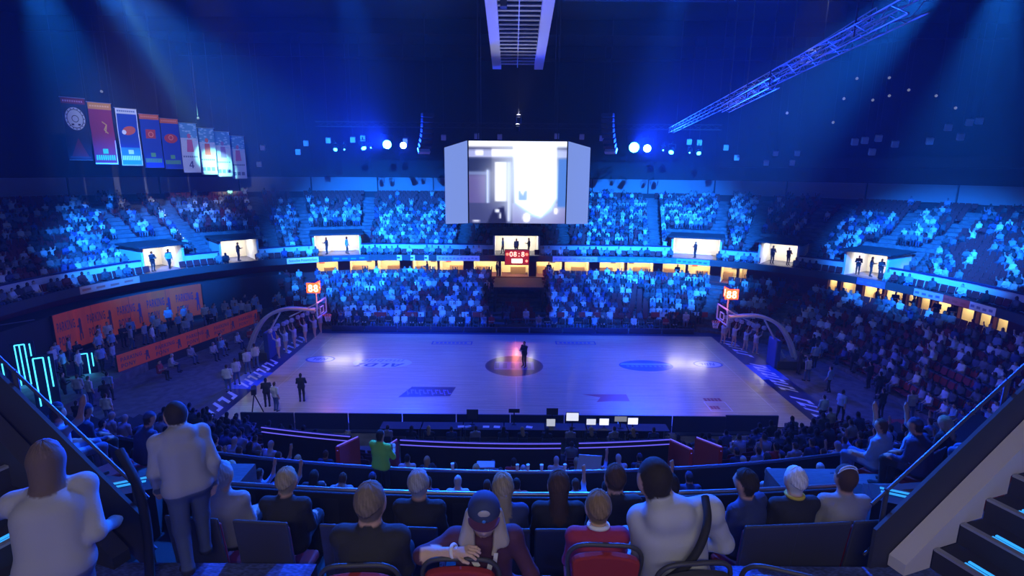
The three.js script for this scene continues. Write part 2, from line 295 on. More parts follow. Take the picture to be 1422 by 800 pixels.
// ---------------------------------------------------------------- court
const CX = 0.3, CW = 30.6, CZ0 = -41.0, CZ1 = -25.6; // wood from far to near edge
{
  const cw = 2048, ch = 1024, D = CZ1 - CZ0;
  const map = canvasTex(cw, ch, (c) => {
    c.fillStyle = '#c4aa8c'; c.fillRect(0, 0, cw, ch);
    for (let y = 0; y < ch; y += 5) { let x = -rnd() * 120; while (x < cw) { const l = 60 + rnd() * 140, k = Math.floor(rnd() * 26) - 13; c.fillStyle = `rgba(${k > 0 ? 255 : 60},${k > 0 ? 225 : 40},${k > 0 ? 170 : 10},${Math.abs(k) / 130})`; c.fillRect(x, y, l, 5); x += l; } }
    const X = (m) => (m - CX + CW / 2) / CW * cw, Z = (z) => (z - CZ0) / D * ch, kx = cw / CW, kz = ch / D;
    const P = (px, py) => { const p = onLevel(px, py, 0); return [X(p.x), Z(p.z)]; };
    const ell = (x, z, a, b, fill, stroke, lw = 5) => { c.beginPath(); c.ellipse(x, z, a * kx, b * kz, 0, 0, 7); if (fill) { c.fillStyle = fill; c.fill(); } if (stroke) { c.strokeStyle = stroke; c.lineWidth = lw; c.stroke(); } };
    const words = (t, x, z, wM, hM, col, rot = Math.PI, font = 'bold') => { c.save(); c.translate(x, z); c.rotate(rot); c.font = font + ' 100px sans-serif'; const w = c.measureText(t).width; c.scale(wM * kx / w, hM * kz / 74); c.fillStyle = col; c.textAlign = 'center'; c.textBaseline = 'alphabetic'; c.fillText(t, 0, 37); c.restore(); };
    // faint playing lines
    c.strokeStyle = 'rgba(235,225,210,0.35)'; c.lineWidth = 4; c.strokeRect(X(CX - 14), Z(-40.3), 28 * kx, 12.9 * kz); c.beginPath(); c.moveTo(X(CX), Z(-40.3)); c.lineTo(X(CX), Z(-27.4)); c.stroke();
    // centre circle with a banded emblem
    const [cx, cz] = P(714, 509); ell(cx, cz, 1.86, 1.86, '#241a3e', '#3a2a52', 6);
    c.save(); c.beginPath(); c.ellipse(cx, cz, 1.78 * kx, 1.78 * kz, 0, 0, 7); c.clip(); c.fillStyle = '#5d4a86'; c.fillRect(cx - 1.3 * kx, cz - 0.75 * kz, 2.6 * kx, 1.5 * kz); c.fillStyle = '#33265e'; for (let i = 0; i < 5; i++) c.fillRect(cx - 1.25 * kx + i * 0.52 * kx, cz - 0.5 * kz, 0.26 * kx, 1.0 * kz); c.restore();
    // pale oval with the sponsor's words, which face the far side
    const [ax, az] = P(531, 505); ell(ax, az, 1.95, 0.95, '#c9cbe0'); words('ALDI', ax, az + 0.42 * kz, 3.1, 0.62, '#24307c', Math.PI, 'italic bold'); words('mobile', ax, az - 0.4 * kz, 2.9, 0.55, '#8f96c6', Math.PI, 'italic bold');
    // blue oval with a light band
    const [bx, bz] = P(897, 509); ell(bx, bz, 1.78, 1.05, '#173f9e'); c.save(); c.beginPath(); c.ellipse(bx, bz, 1.7 * kx, 1.0 * kz, 0, 0, 7); c.clip(); c.fillStyle = '#79a8ea'; c.fillRect(bx - 1.9 * kx, bz - 0.45 * kz, 3.8 * kx, 0.35 * kz); c.fillStyle = '#4c7fd4'; for (let i = 0; i < 9; i++) c.fillRect(bx - 1.3 * kx + i * 0.3 * kx, bz - 0.05 * kz, 0.17 * kx, 0.3 * kz); c.restore();
    for (const [px, py] of [[445, 500], [983, 507]]) { const [x, z] = P(px, py); ell(x, z, 0.92, 0.6, '#aeb6d6', '#2a3f9a', 8); words('NBL', x, z, 1.05, 0.5, '#2a3f9a', Math.PI, 'italic bold'); }
    // dark red block with pale strokes, red streak, small red emblem
    { const [x0, z0] = P(553, 553), [x1, z1] = P(633, 539); c.fillStyle = '#4e1030'; c.beginPath(); c.moveTo(x0, z0); c.lineTo(x0 + 0.5 * kx, z1); c.lineTo(x1, z1); c.lineTo(x1 - 0.2 * kx, z0 - 0.2 * kz); c.closePath(); c.fill(); c.fillStyle = '#8a6aa0'; for (let i = 0; i < 11; i++) { const x = x0 + (0.35 + i * 0.235) * kx; c.save(); c.translate(x, (z0 + z1) / 2); c.transform(1, 0, 0.25, 1, 0, 0); c.fillRect(0, -0.35 * kz, 0.07 * kx, (i % 3 ? 0.6 : 0.8) * kz); if (i % 2) c.fillRect(0, -0.35 * kz, 0.2 * kx, 0.16 * kz); else c.fillRect(0, 0.1 * kz, 0.18 * kx, 0.15 * kz); c.restore(); } }
    { const [x0, z0] = P(809, 552), [x1] = P(871, 552); c.fillStyle = '#a01626'; c.beginPath(); c.moveTo(x0, z0 - 0.3 * kz); c.lineTo(x1, z0 - 0.35 * kz); c.lineTo(x1, z0 + 0.6 * kz); c.lineTo(x1 - 1.0 * kx, z0 + 0.6 * kz); c.lineTo(x0 + 0.7 * kx, z0 + 0.75 * kz); c.lineTo(x0 + 1.0 * kx, z0 + 0.1 * kz); c.closePath(); c.fill(); }
    { const [x, z] = P(990, 557); c.fillStyle = '#8e1c34'; for (let i = 0; i < 5; i++) c.fillRect(x + (-0.5 + i * 0.2) * kx, z - 0.25 * kz, 0.16 * kx, 0.4 * kz); for (let i = 0; i < 3; i++) c.fillRect(x + (-0.5 + i * 0.17) * kx, z + 0.8 * kz, 0.14 * kx, 0.4 * kz); c.strokeStyle = '#d8c8d8'; c.lineWidth = 3; c.strokeRect(x - 0.6 * kx, z + 0.25 * kz, 1.15 * kx, 1.2 * kz); }
    for (const px of [628, 799]) { const [x, z] = P(px, 477); c.strokeStyle = '#2f3a8a'; c.lineWidth = 6; c.strokeRect(x - 1.45 * kx, z - 0.3 * kz, 2.9 * kx, 0.7 * kz); c.fillStyle = '#37429a'; for (let i = 0; i < 8; i++) c.fillRect(x + (-1.2 + i * 0.3) * kx, z - 0.1 * kz, 0.2 * kx, 0.3 * kz); }
  });
  const g = new THREE.BoxGeometry(CW, 0.06, D); 
  const side = std(lin(0.12, 0.08, 0.05), 0.6), top = new THREE.MeshPhysicalMaterial({ map, roughness: 0.3, clearcoat: 0.7, clearcoatRoughness: 0.13 });
  const m = mesh('court_floor', g, [side, side, top, side, side, side]); m.position.set(CX, 0.03, (CZ0 + CZ1) / 2); m.userData.kind = 'structure'; m.userData.label = 'pale wooden basketball court floor with printed logos';
  // navy aprons behind the baselines with white lettering
  const apron = (flip) => canvasTex(256, 1024, (c) => { c.fillStyle = '#10195a'; c.fillRect(0, 0, 256, 1024); c.fillStyle = '#2156c8'; c.fillRect(0, flip ? 420 : 560, 256, 170); c.fillStyle = '#c8cfe8'; for (const [y0, n, l] of [[90, 5, 230], [420, 8, 300], [770, 4, 200]]) { for (let i = 0; i < n; i++) { c.save(); c.translate(128, y0 + i * l / n); c.transform(1, 0.35, 0, 1, 0, 0); c.fillRect(-62, 0, 124, l / n * 0.34); c.fillRect(i % 2 ? -62 : 30, 0, 34, l / n * 0.7); c.restore(); } } });
  for (const sgn of [-1, 1]) {
    const gg = new THREE.BoxGeometry(1.7, 0.05, D + 0.6), t = new THREE.MeshStandardMaterial({ map: apron(sgn > 0), roughness: 0.4 });
    const a = mesh('baseline_apron', gg, [M.navy, M.navy, t, M.navy, M.navy, M.navy]); a.position.set(CX + sgn * (CW / 2 + 0.86), 0.025, (CZ0 + CZ1) / 2); a.userData.kind = 'structure';
  }
  const fa = mesh('sideline_apron', box(CW + 3.4, 0.05, 1.0), M.navy); fa.position.set(CX, 0.025, CZ0 - 0.51); fa.userData.kind = 'structure';
  // boards along the sidelines
  for (let i = 0; i < 10; i++) { const b = mesh('sideline_board', merge([rbox(2.62, 0.88, 0.1, 0, 0.46, 0, 0.03), box(2.3, 0.05, 0.35, 0, 0.03, 0.15)]), M.navy); b.position.set(-12.0 + i * 2.66, 0, -25.0 - (i === 9 ? 0.15 : 0)); tag(b, 'dark navy sideline board seen from behind along the near court edge', 'board', 'near sideline boards'); }
  for (let i = 0; i < 11; i++) { const b = mesh('courtside_board', merge([rbox(2.5, 0.42, 0.12, 0, 0.26, 0, 0.03)]), M.navy); b.position.set(-13 + i * 2.62, 0, CZ0 - 0.7); tag(b, 'low dark navy board along the far court edge', 'board', 'far sideline boards'); }
}
// ---------------------------------------------------------------- hanging scoreboard
{
  const z = -31.6, c0 = onDepth(650, 195, z), c1 = onDepth(785, 311, z), w = c1.x - c0.x, h0 = c1.y, h1 = c0.y, H = h1 - h0;
  const o = thing('scoreboard', 'large hanging four sided video scoreboard with glowing centre screen', 'scoreboard', [(c0.x + c1.x) / 2, h0, z]);
  const tex = canvasTex(60, 52, (c) => { const W2 = 512, H2 = 440; c.scale(60 / 512, 52 / 440);
    c.fillStyle = '#30345c'; c.fillRect(0, 0, W2, H2);
    const gl = (x, y, w2, h2, col, b) => { c.fillStyle = col; c.shadowColor = col; c.shadowBlur = b; c.fillRect(x, y, w2, h2); c.shadowBlur = 0; };
    c.fillStyle = '#2c3560'; c.fillRect(0, 85, 120, 350); c.fillStyle = '#57508a'; c.fillRect(0, 180, 85, 200); c.fillStyle = '#8f96cc'; c.fillRect(0, 45, 512, 42);
    gl(0, 0, 512, 30, '#ffffff', 26); gl(36, 48, 40, 26, '#ffffff', 16); gl(120, 40, 150, 40, '#fbfbff', 22);
    c.fillStyle = '#232b52'; c.fillRect(0, 88, 122, 70); gl(92, 150, 14, 190, '#b9ccff', 8); c.fillStyle = '#8ea0d8'; c.fillRect(0, 165, 92, 9);
    c.fillStyle = '#3a3f6e'; c.fillRect(0, 330, 512, 110); c.fillStyle = '#6d6aa6'; c.fillRect(230, 330, 282, 110);
    gl(138, 110, 62, 210, '#ffffff', 14); gl(206, 110, 12, 320, '#dfe6ff', 4);
    c.fillStyle = '#a9d3ff'; c.shadowColor = '#d0e4ff'; c.shadowBlur = 18; c.beginPath(); c.moveTo(235, 70); c.lineTo(460, 70); c.lineTo(470, 300); c.lineTo(440, 370); c.lineTo(380, 415); c.lineTo(330, 400); c.lineTo(240, 330); c.closePath(); c.fill();
    c.fillStyle = '#fffdfa'; c.beginPath(); c.moveTo(232, 20); c.lineTo(458, 20); c.lineTo(462, 300); c.lineTo(430, 355); c.lineTo(385, 405); c.lineTo(340, 390); c.lineTo(245, 325); c.closePath(); c.fill(); c.shadowBlur = 0;
    c.fillStyle = '#8fb4ee'; c.fillRect(262, 262, 44, 52); c.fillStyle = '#fffdfa'; c.beginPath(); c.moveTo(270, 262); c.lineTo(284, 290); c.lineTo(296, 262); c.fill();
    c.fillStyle = '#4a78c8'; c.fillRect(470, 90, 42, 260); c.fillStyle = '#fffaf4'; c.beginPath(); c.ellipse(306, 408, 20, 26, 0, 0, 7); c.fill(); c.beginPath(); c.ellipse(462, 372, 11, 18, 0, 0, 7); c.fill();
    c.fillStyle = '#1f2147'; c.beginPath(); c.moveTo(95, 440); c.lineTo(130, 365); c.lineTo(185, 350); c.lineTo(200, 440); c.fill(); c.fillStyle = '#e8ecff'; c.beginPath(); c.ellipse(150, 372, 13, 10, 0, 0, 7); c.fill(); c.fillRect(160, 384, 10, 30); c.fillRect(20, 424, 36, 10);
  });
  const scr = new THREE.MeshStandardMaterial({ color: 0x050505, roughness: 0.5, emissive: 0xffffff, emissiveMap: tex, emissiveIntensity: 1.35 });
  const bk = M.black, g = new THREE.BoxGeometry(w - 0.06, H - 0.04, 0.08); g.translate(0, H / 2, 0.02); mesh('centre_screen', g, [bk, bk, bk, bk, scr, bk], o);
  const sideMat = new THREE.MeshStandardMaterial({ color: 0x050505, roughness: 0.5, emissive: lin(0.20, 0.30, 0.74), emissiveIntensity: 1 });
  const dz = -1.1;
  for (const [sgn, px] of [[-1, 617], [1, 820]]) { // blank side screens, their outer top corners cut lower
    const q = onDepth(px, 205, z + dz), qb = onDepth(px, 311, z + dz), x0 = sgn * (w / 2 + 0.02), x1 = q.x - o.position.x, yo = q.y - h0, yb = qb.y - h0;
    const pt = [V(x0, 0, 0.05), V(x1, yb, dz), V(x1, yo, dz), V(x0, H, 0.05)], nrm = V(sgn * 0.6, 0, 0.8).multiplyScalar(-0.09), gg = new THREE.BufferGeometry(), v = [];
    const F2 = pt, B2 = pt.map(p => p.clone().add(nrm)); const quad = (a, b, c, d) => { for (const p of [a, b, c, a, c, d]) v.push(p.x, p.y, p.z); };
    quad(F2[0], F2[1], F2[2], F2[3]); gg.setAttribute('position', new THREE.Float32BufferAttribute(v, 3)); gg.computeVertexNormals(); sideMat.side = THREE.DoubleSide; mesh('side_screen', gg, sideMat, o);
    const v2 = v.length; v.length = 0; quad(B2[3], B2[2], B2[1], B2[0]); for (let i = 0; i < 4; i++) quad(F2[i], B2[i], B2[(i + 1) % 4], F2[(i + 1) % 4]); const g3 = new THREE.BufferGeometry(); g3.setAttribute('position', new THREE.Float32BufferAttribute(v, 3)); g3.computeVertexNormals(); const bm = mesh('screen_back', g3, bk, o); 
    const fr = mesh('corner_post', box(0.07, H, 0.1, sgn * (w / 2), H / 2, 0.04), M.black, o);
  }
  // body behind the screens, truss collar and hoist cables
  const sh = new THREE.Shape(); const bw = Math.abs(onDepth(820, 300, z + dz).x - o.position.x) - 0.1; sh.moveTo(-w / 2, -0.15); sh.lineTo(w / 2, -0.15); sh.lineTo(bw, 1.2); sh.lineTo(bw, 4.2); sh.lineTo(w / 2, 5.4); sh.lineTo(-w / 2, 5.4); sh.lineTo(-bw, 4.2); sh.lineTo(-bw, 1.2); sh.closePath();
  const bg = new THREE.ExtrudeGeometry(sh, { depth: H * 0.9, bevelEnabled: false }); bg.rotateX(-Math.PI / 2); bg.scale(1, 1, 1); bg.translate(0, 0.15, -0.1); mesh('body', bg, M.black, o);
  const cab = []; for (const x of [-2.3, 2.3]) for (const zz of [-1, -4]) cab.push(bar(V(x, H * 0.9, zz), V(x, 24.2 - h0, zz), 0.03)); mesh('cable', merge(cab), M.darkGrey, o);
  const L = new THREE.RectAreaLight(lin(0.8, 0.86, 1), 1.1, w, H); L.name = 'screen_light'; L.position.set(0, H / 2, 0.12); L.rotation.y = Math.PI; o.add(L);
}
// ---------------------------------------------------------------- shot clocks, hoops, centre clock
const digits = (txt, col, bg = '#180000') => canvasTex(128, 96, (c) => { c.fillStyle = bg; c.fillRect(0, 0, 128, 96); c.fillStyle = col; c.font = 'bold 86px monospace'; c.textAlign = 'center'; c.textBaseline = 'middle'; c.fillText(txt, 64, 52); });
function hoop(sx, bx, z) {
  const o = thing('basketball_hoop', sx < 0 ? 'portable basketball hoop with red shot clock on the left baseline' : 'portable basketball hoop with red shot clock on the right baseline', 'hoop', [bx + sx * 4.6, 0, z]);
  const X = (d) => -sx * d; // d metres from the base towards the court
  mesh('base', rbox(1.9, 0.55, 1.3, 0, 0.3, 0, 0.06), M.darkGrey, o);
  mesh('base_pad', rbox(0.35, 1.9, 1.2, X(0.95), 1.0, 0, 0.08), M.bluePad, o);
  const arm = mesh('arm', merge([tube([V(X(-0.5), 0.5, 0.25), V(X(0.1), 1.9, 0.25), V(X(0.9), 2.9, 0.2), V(X(2.2), 3.45, 0.15), V(X(4.2), 3.4, 0.1)], 0.11, 28, 8), tube([V(X(-0.5), 0.5, -0.25), V(X(0.1), 1.9, -0.25), V(X(0.9), 2.9, -0.2), V(X(2.2), 3.45, -0.15), V(X(4.2), 3.4, -0.1)], 0.11, 28, 8), bar(V(X(0.2), 0.6, 0), V(X(1.8), 3.2, 0), 0.06), bar(V(X(2.4), 2.9, 0), V(X(4.4), 3.9, 0), 0.05)]), M.whiteMetal, o);
  const bb = mesh('backboard', box(0.04, 1.05, 1.8, X(4.6), 3.55, 0), M.glass, o);
  const rim = []; for (const [y0, y1, z0, z1] of [[3.02, 3.1, -0.9, 0.9], [4.0, 4.08, -0.9, 0.9]]) rim.push(box(0.07, y1 - y0, z1 - z0, X(4.6), (y0 + y1) / 2, 0)); for (const zz of [-0.88, 0.88]) rim.push(box(0.07, 1.06, 0.07, X(4.6), 3.55, zz));
  mesh('backboard_frame', merge(rim), M.wallPaint, o);
  mesh('target_square', merge([box(0.05, 0.05, 0.6, X(4.62), 3.65, 0), box(0.05, 0.05, 0.6, X(4.62), 3.22, 0), box(0.05, 0.45, 0.05, X(4.62), 3.43, 0.29), box(0.05, 0.45, 0.05, X(4.62), 3.43, -0.29)]), M.wallPaint, o);
  const tor = new THREE.TorusGeometry(0.23, 0.02, 8, 24); tor.rotateX(Math.PI / 2); tor.translate(X(4.98), 3.05, 0); mesh('ring', merge([tor, box(0.16, 0.05, 0.12, X(4.68), 3.05, 0)]), std(lin(0.7, 0.12, 0.02), 0.5), o);
  const net = []; for (let i = 0; i < 10; i++) for (const k of [1, -1]) { const a = i * Math.PI / 5, b = a + k * 0.6; net.push(bar(V(X(4.98) + 0.23 * Math.cos(a), 3.04, 0.23 * Math.sin(a)), V(X(4.98) + 0.14 * Math.cos(b), 2.62, 0.14 * Math.sin(b)), 0.008, 3)); } mesh('net', merge(net), M.paper, o);
  const clock = mesh('shot_clock', rbox(0.3, 0.72, 0.92, X(4.3), 5.0, 0, 0.03), M.black, o);
  const face = new THREE.MeshStandardMaterial({ color: 0x120000, emissive: 0xffffff, emissiveMap: digits('88', '#ffe2b4', '#e8401c'), emissiveIntensity: 6 });
  const f1 = new THREE.PlaneGeometry(0.86, 0.66); const d1 = new THREE.Mesh(f1, face); d1.name = 'clock_display'; d1.position.set(X(4.3), 5.0, 0.47); clock.add(d1); const d2 = new THREE.Mesh(new THREE.PlaneGeometry(0.86, 0.66), face); d2.name = 'clock_display'; d2.rotation.y = -sx * Math.PI / 2; d2.position.set(X(4.46), 5.0, 0); clock.add(d2);
  mesh('clock_post', bar(V(X(4.3), 3.6, 0), V(X(4.3), 4.66, 0), 0.05), M.whiteMetal, o);
  const pl = new THREE.PointLight(lin(1, 0.22, 0.08), 9, 0, 2); pl.name = 'clock_light'; pl.position.set(X(4.9), 5.0, 0.6); o.add(pl); shade(o);
}
hoop(-1, -12.7, -35.4); hoop(1, 13.75, -34.6);
{
  const p = onDepth(718, 354, -50.2), o = thing('centre_clock', 'small red lit game clock on the balcony under the scoreboard', 'clock', [p.x, 4.0, p.z]);
  mesh('case', rbox(2.3, 1.45, 0.3, 0, 0.75, 0, 0.05), M.darkGrey, o);
  const t = canvasTex(256, 160, (c) => { c.fillStyle = '#5a0a12'; c.fillRect(0, 0, 256, 160); c.fillStyle = '#ffb0a0'; c.font = 'bold 70px monospace'; c.textAlign = 'center'; c.textBaseline = 'middle'; c.fillText('08:8', 128, 46); c.fillStyle = '#ff6a50'; c.beginPath(); c.arc(24, 46, 16, 0, 7); c.arc(232, 46, 16, 0, 7); c.fill(); c.fillStyle = '#d8ffe6'; c.fillRect(70, 96, 116, 46); c.fillStyle = '#ff7a62'; c.beginPath(); c.arc(232, 120, 14, 0, 7); c.fill(); });
  const d = new THREE.Mesh(new THREE.PlaneGeometry(2.2, 1.35), new THREE.MeshStandardMaterial({ color: 0x100404, emissive: 0xffffff, emissiveMap: t, emissiveIntensity: 3.2 })); d.name = 'display'; d.position.set(0, 0.75, 0.16); o.add(d);
  const pl = new THREE.PointLight(lin(1, 0.2, 0.1), 14, 0, 2); pl.name = 'clock_light'; pl.position.set(0, 0.7, 0.7); o.add(pl);
}
// ---------------------------------------------------------------- rigging overhead
{ // central white gantry seen from below: two side girders, cross slats, middle bar
  const z0 = -42, y0 = 20.0, z1 = -25, y1 = 22.1, o = thing('roof_gantry', 'white ladder like gantry with cross slats hanging under the roof', 'gantry', [0, 0, 0]);
  const L = (t) => [y0 + (y1 - y0) * t, z0 + (z1 - z0) * t], ang = Math.atan2(y1 - y0, z1 - z0), len = Math.hypot(y1 - y0, z1 - z0);
  const cx = onDepth(719, 93, z0).x;
  for (const sx of [-1, 1]) { const g = box(0.62, 0.5, len); g.rotateX(-ang); g.translate(cx + sx * 1.5, (y0 + y1) / 2, (z0 + z1) / 2); mesh('side_girder', g, M.wallPaint, o); }
  for (let i = 0; i < 26; i++) { const [y, z] = L((i + 0.3) / 26); const g = box(2.4, 0.08, 0.3); g.rotateX(0.5); g.translate(cx, y + 0.1, z); mesh('slat', g, M.whiteMetal, o); }
  for (const zz of [-36, -30]) stageLamp(V(cx, 15.2, zz), V(cx, 21, zz), lin(0.72, 0.74, 1), 80, 0.75, 0.1, [1.2, 1.3, 1.8], 'small white uplight added over the scoreboard to brighten the gantry', 'added uplights over the scoreboard');  // both lamps are added only to brighten the gantry
  const m = bar(V(cx - 0.02, y0 - 0.1, z0), V(cx - 0.02, y1 - 0.1, z1), 0.035); mesh('middle_bar', m, M.wallPaint, o);
  mesh('motor_box', rbox(0.35, 0.4, 0.6, cx - 0.85, L(0.62)[0] - 0.05, L(0.62)[1]), M.darkGrey, o);
  mesh('hanger', merge([-1.5, 1.5].flatMap(x => [0.05, 0.5, 0.95].map(t => bar(V(cx + x, L(t)[0], L(t)[1]), V(cx + x, 24.2, L(t)[1]), 0.04)))), M.darkGrey, o);
}
function boxTruss(a, b, w, n, label, r = 0.04) {
  const o = thing('lighting_truss', label, 'truss', [a.x, a.y, a.z]); const d = b.clone().sub(a), e = d.clone().normalize(), side = V(0, 1, 0).cross(e).normalize().multiplyScalar(w / 2), up = V(0, w / 2, 0);
  const cr = [[1, 1], [1, -1], [-1, -1], [-1, 1]].map(([i, j]) => side.clone().multiplyScalar(i).add(up.clone().multiplyScalar(j)));
  for (const c of cr) mesh('chord', bar(c, c.clone().add(d), r), M.truss, o);
  const lac = []; for (let i = 0; i < n; i++) for (let k = 0; k < 4; k++) { const p = d.clone().multiplyScalar(i / n), q = d.clone().multiplyScalar((i + 1) / n), [A, B] = i % 2 ? [k, (k + 1) % 4] : [(k + 1) % 4, k]; lac.push(bar(p.clone().add(cr[A]), q.clone().add(cr[B]), r * 0.55, 4)); }
  mesh('lacing', merge(lac), M.truss, o); 
  mesh('hanger', merge([0.08, 0.5, 0.92].map(t => { const p = d.clone().multiplyScalar(t); return bar(p, V(p.x, 24.2 - a.y, p.z), 0.02, 4); })), M.darkGrey, o); return o;
}
{ const h = 15.9, f = (px, py) => onLevel(px, py, h);
  boxTruss(f(1278, 4), f(932, 181), 0.36, 44, 'long bright lattice truss running under the roof on the right', 0.022);
  boxTruss(onLevel(1225, 18, h + 1.0), onLevel(1090, 98, h + 1.0), 0.3, 12, 'shorter second lattice truss laid above the long right truss', 0.02);
  boxTruss(onLevel(1076, 115, h - 0.5), onLevel(1008, 151, h - 0.5), 0.3, 10, 'short lattice truss just below the long right truss', 0.02);
  const a = onDepth(440, 196, -48), b = onDepth(1000, 201, -48); boxTruss(V(a.x, 16.3, -48), V(b.x, 16.3, -48), 0.4, 44, 'dark straight truss that carries the blue stage lights', 0.025).traverse(m => { if (m.isMesh) m.material = M.darkGrey; });
  const wt = boxTruss(V(-18, 21.45, -20), V(18, 21.45, -20), 0.4, 36, 'dark truss over the near stand that carries the wash lights', 0.03); wt.traverse(m => { if (m.isMesh) m.material = M.darkGrey; });
}
for (const [px, sgn] of [[592, -1], [846, 1]]) { // curved line array loudspeakers
  const top = onDepth(px, 160, -45), o = thing('line_array', sgn < 0 ? 'curved column of loudspeakers hung left of the scoreboard' : 'curved column of loudspeakers hung right of the scoreboard', 'loudspeaker', [top.x, top.y, top.z]);
  for (let i = 0; i < 8; i++) { const t = i / 7, y = -t * 2.7, b = t * t * 0.95, g = rbox(0.95, 0.3, 0.5, 0, 0, 0, 0.03); g.rotateX(t * t * 0.9); g.rotateY(sgn * -0.5); g.translate(sgn * -0.1 + sgn * -b * 0.45 * -1, y, -b * 0.4); mesh('speaker_box', g, i === 7 ? M.whiteMetal : M.darkGrey, o); }
  mesh('hanger', merge([bar(V(0, 0.15, 0), V(0, 24.2 - top.y, 0), 0.03)]), M.darkGrey, o);
}
// pale house light fittings, unlit, in a ring under the roof
{
  const list = [[365, 205], [425, 199], [414, 211], [456, 195], [490, 194], [504, 192], [563, 196], [616, 191], [662, 189], [694, 190], [773, 189], [808, 190], [836, 192], [957, 197], [971, 198], [1008, 205], [1023, 219], [1077, 213], [1107, 213], [1100, 226], [1187, 197], [1201, 195], [1211, 211], [1220, 192], [1243, 200], [1291, 196], [1317, 177], [1346, 170], [1360, 168], [1334, 190], [15, 199], [360, 228], [1064, 226]];
  list.forEach(([px, py], i) => { const p = onDepth(px, py, px > 1150 ? -40 : -50), o = thing('house_light', 'small pale box shaped house light, unlit, under the roof', 'ceiling light', [p.x, p.y, p.z], (px - 711) * -0.0007, 'unlit house lights under the roof');
    const g = rbox(0.42, 0.46, 0.32, 0, 0, 0, 0.04); g.rotateX(0.25); mesh('housing', g, M.whiteMetal, o); mesh('stem', bar(V(0, 0.2, 0), V(0, 24.2 - p.y, 0), 0.015, 4), M.darkGrey, o); const f = box(0.34, 0.38, 0.03, 0, 0, 0.17); f.rotateX(0.25); mesh('front_glass', f, std(lin(0.5, 0.5, 0.55), 0.3), o); });
  for (const [px, py] of [[141, 127], [275, 164], [1172, 137], [1212, 139], [1235, 133], [1262, 125], [1300, 133], [1157, 170], [1093, 157], [1327, 150], [1190, 109], [1235, 108]]) { const p = onDepth(px, py, -38), o = thing('work_light', 'tiny pale work light dangling high under the dark roof', 'ceiling light', [p.x, p.y, p.z], 0, 'tiny work lights under the roof'); mesh('bulb', new THREE.SphereGeometry(0.09, 8, 6), glow(0.5, 0.55, 0.7, 0.3), o); mesh('cord', bar(V(0, 0.05, 0), V(0, 24.2 - p.y, 0), 0.012, 4), M.darkGrey, o); }
}
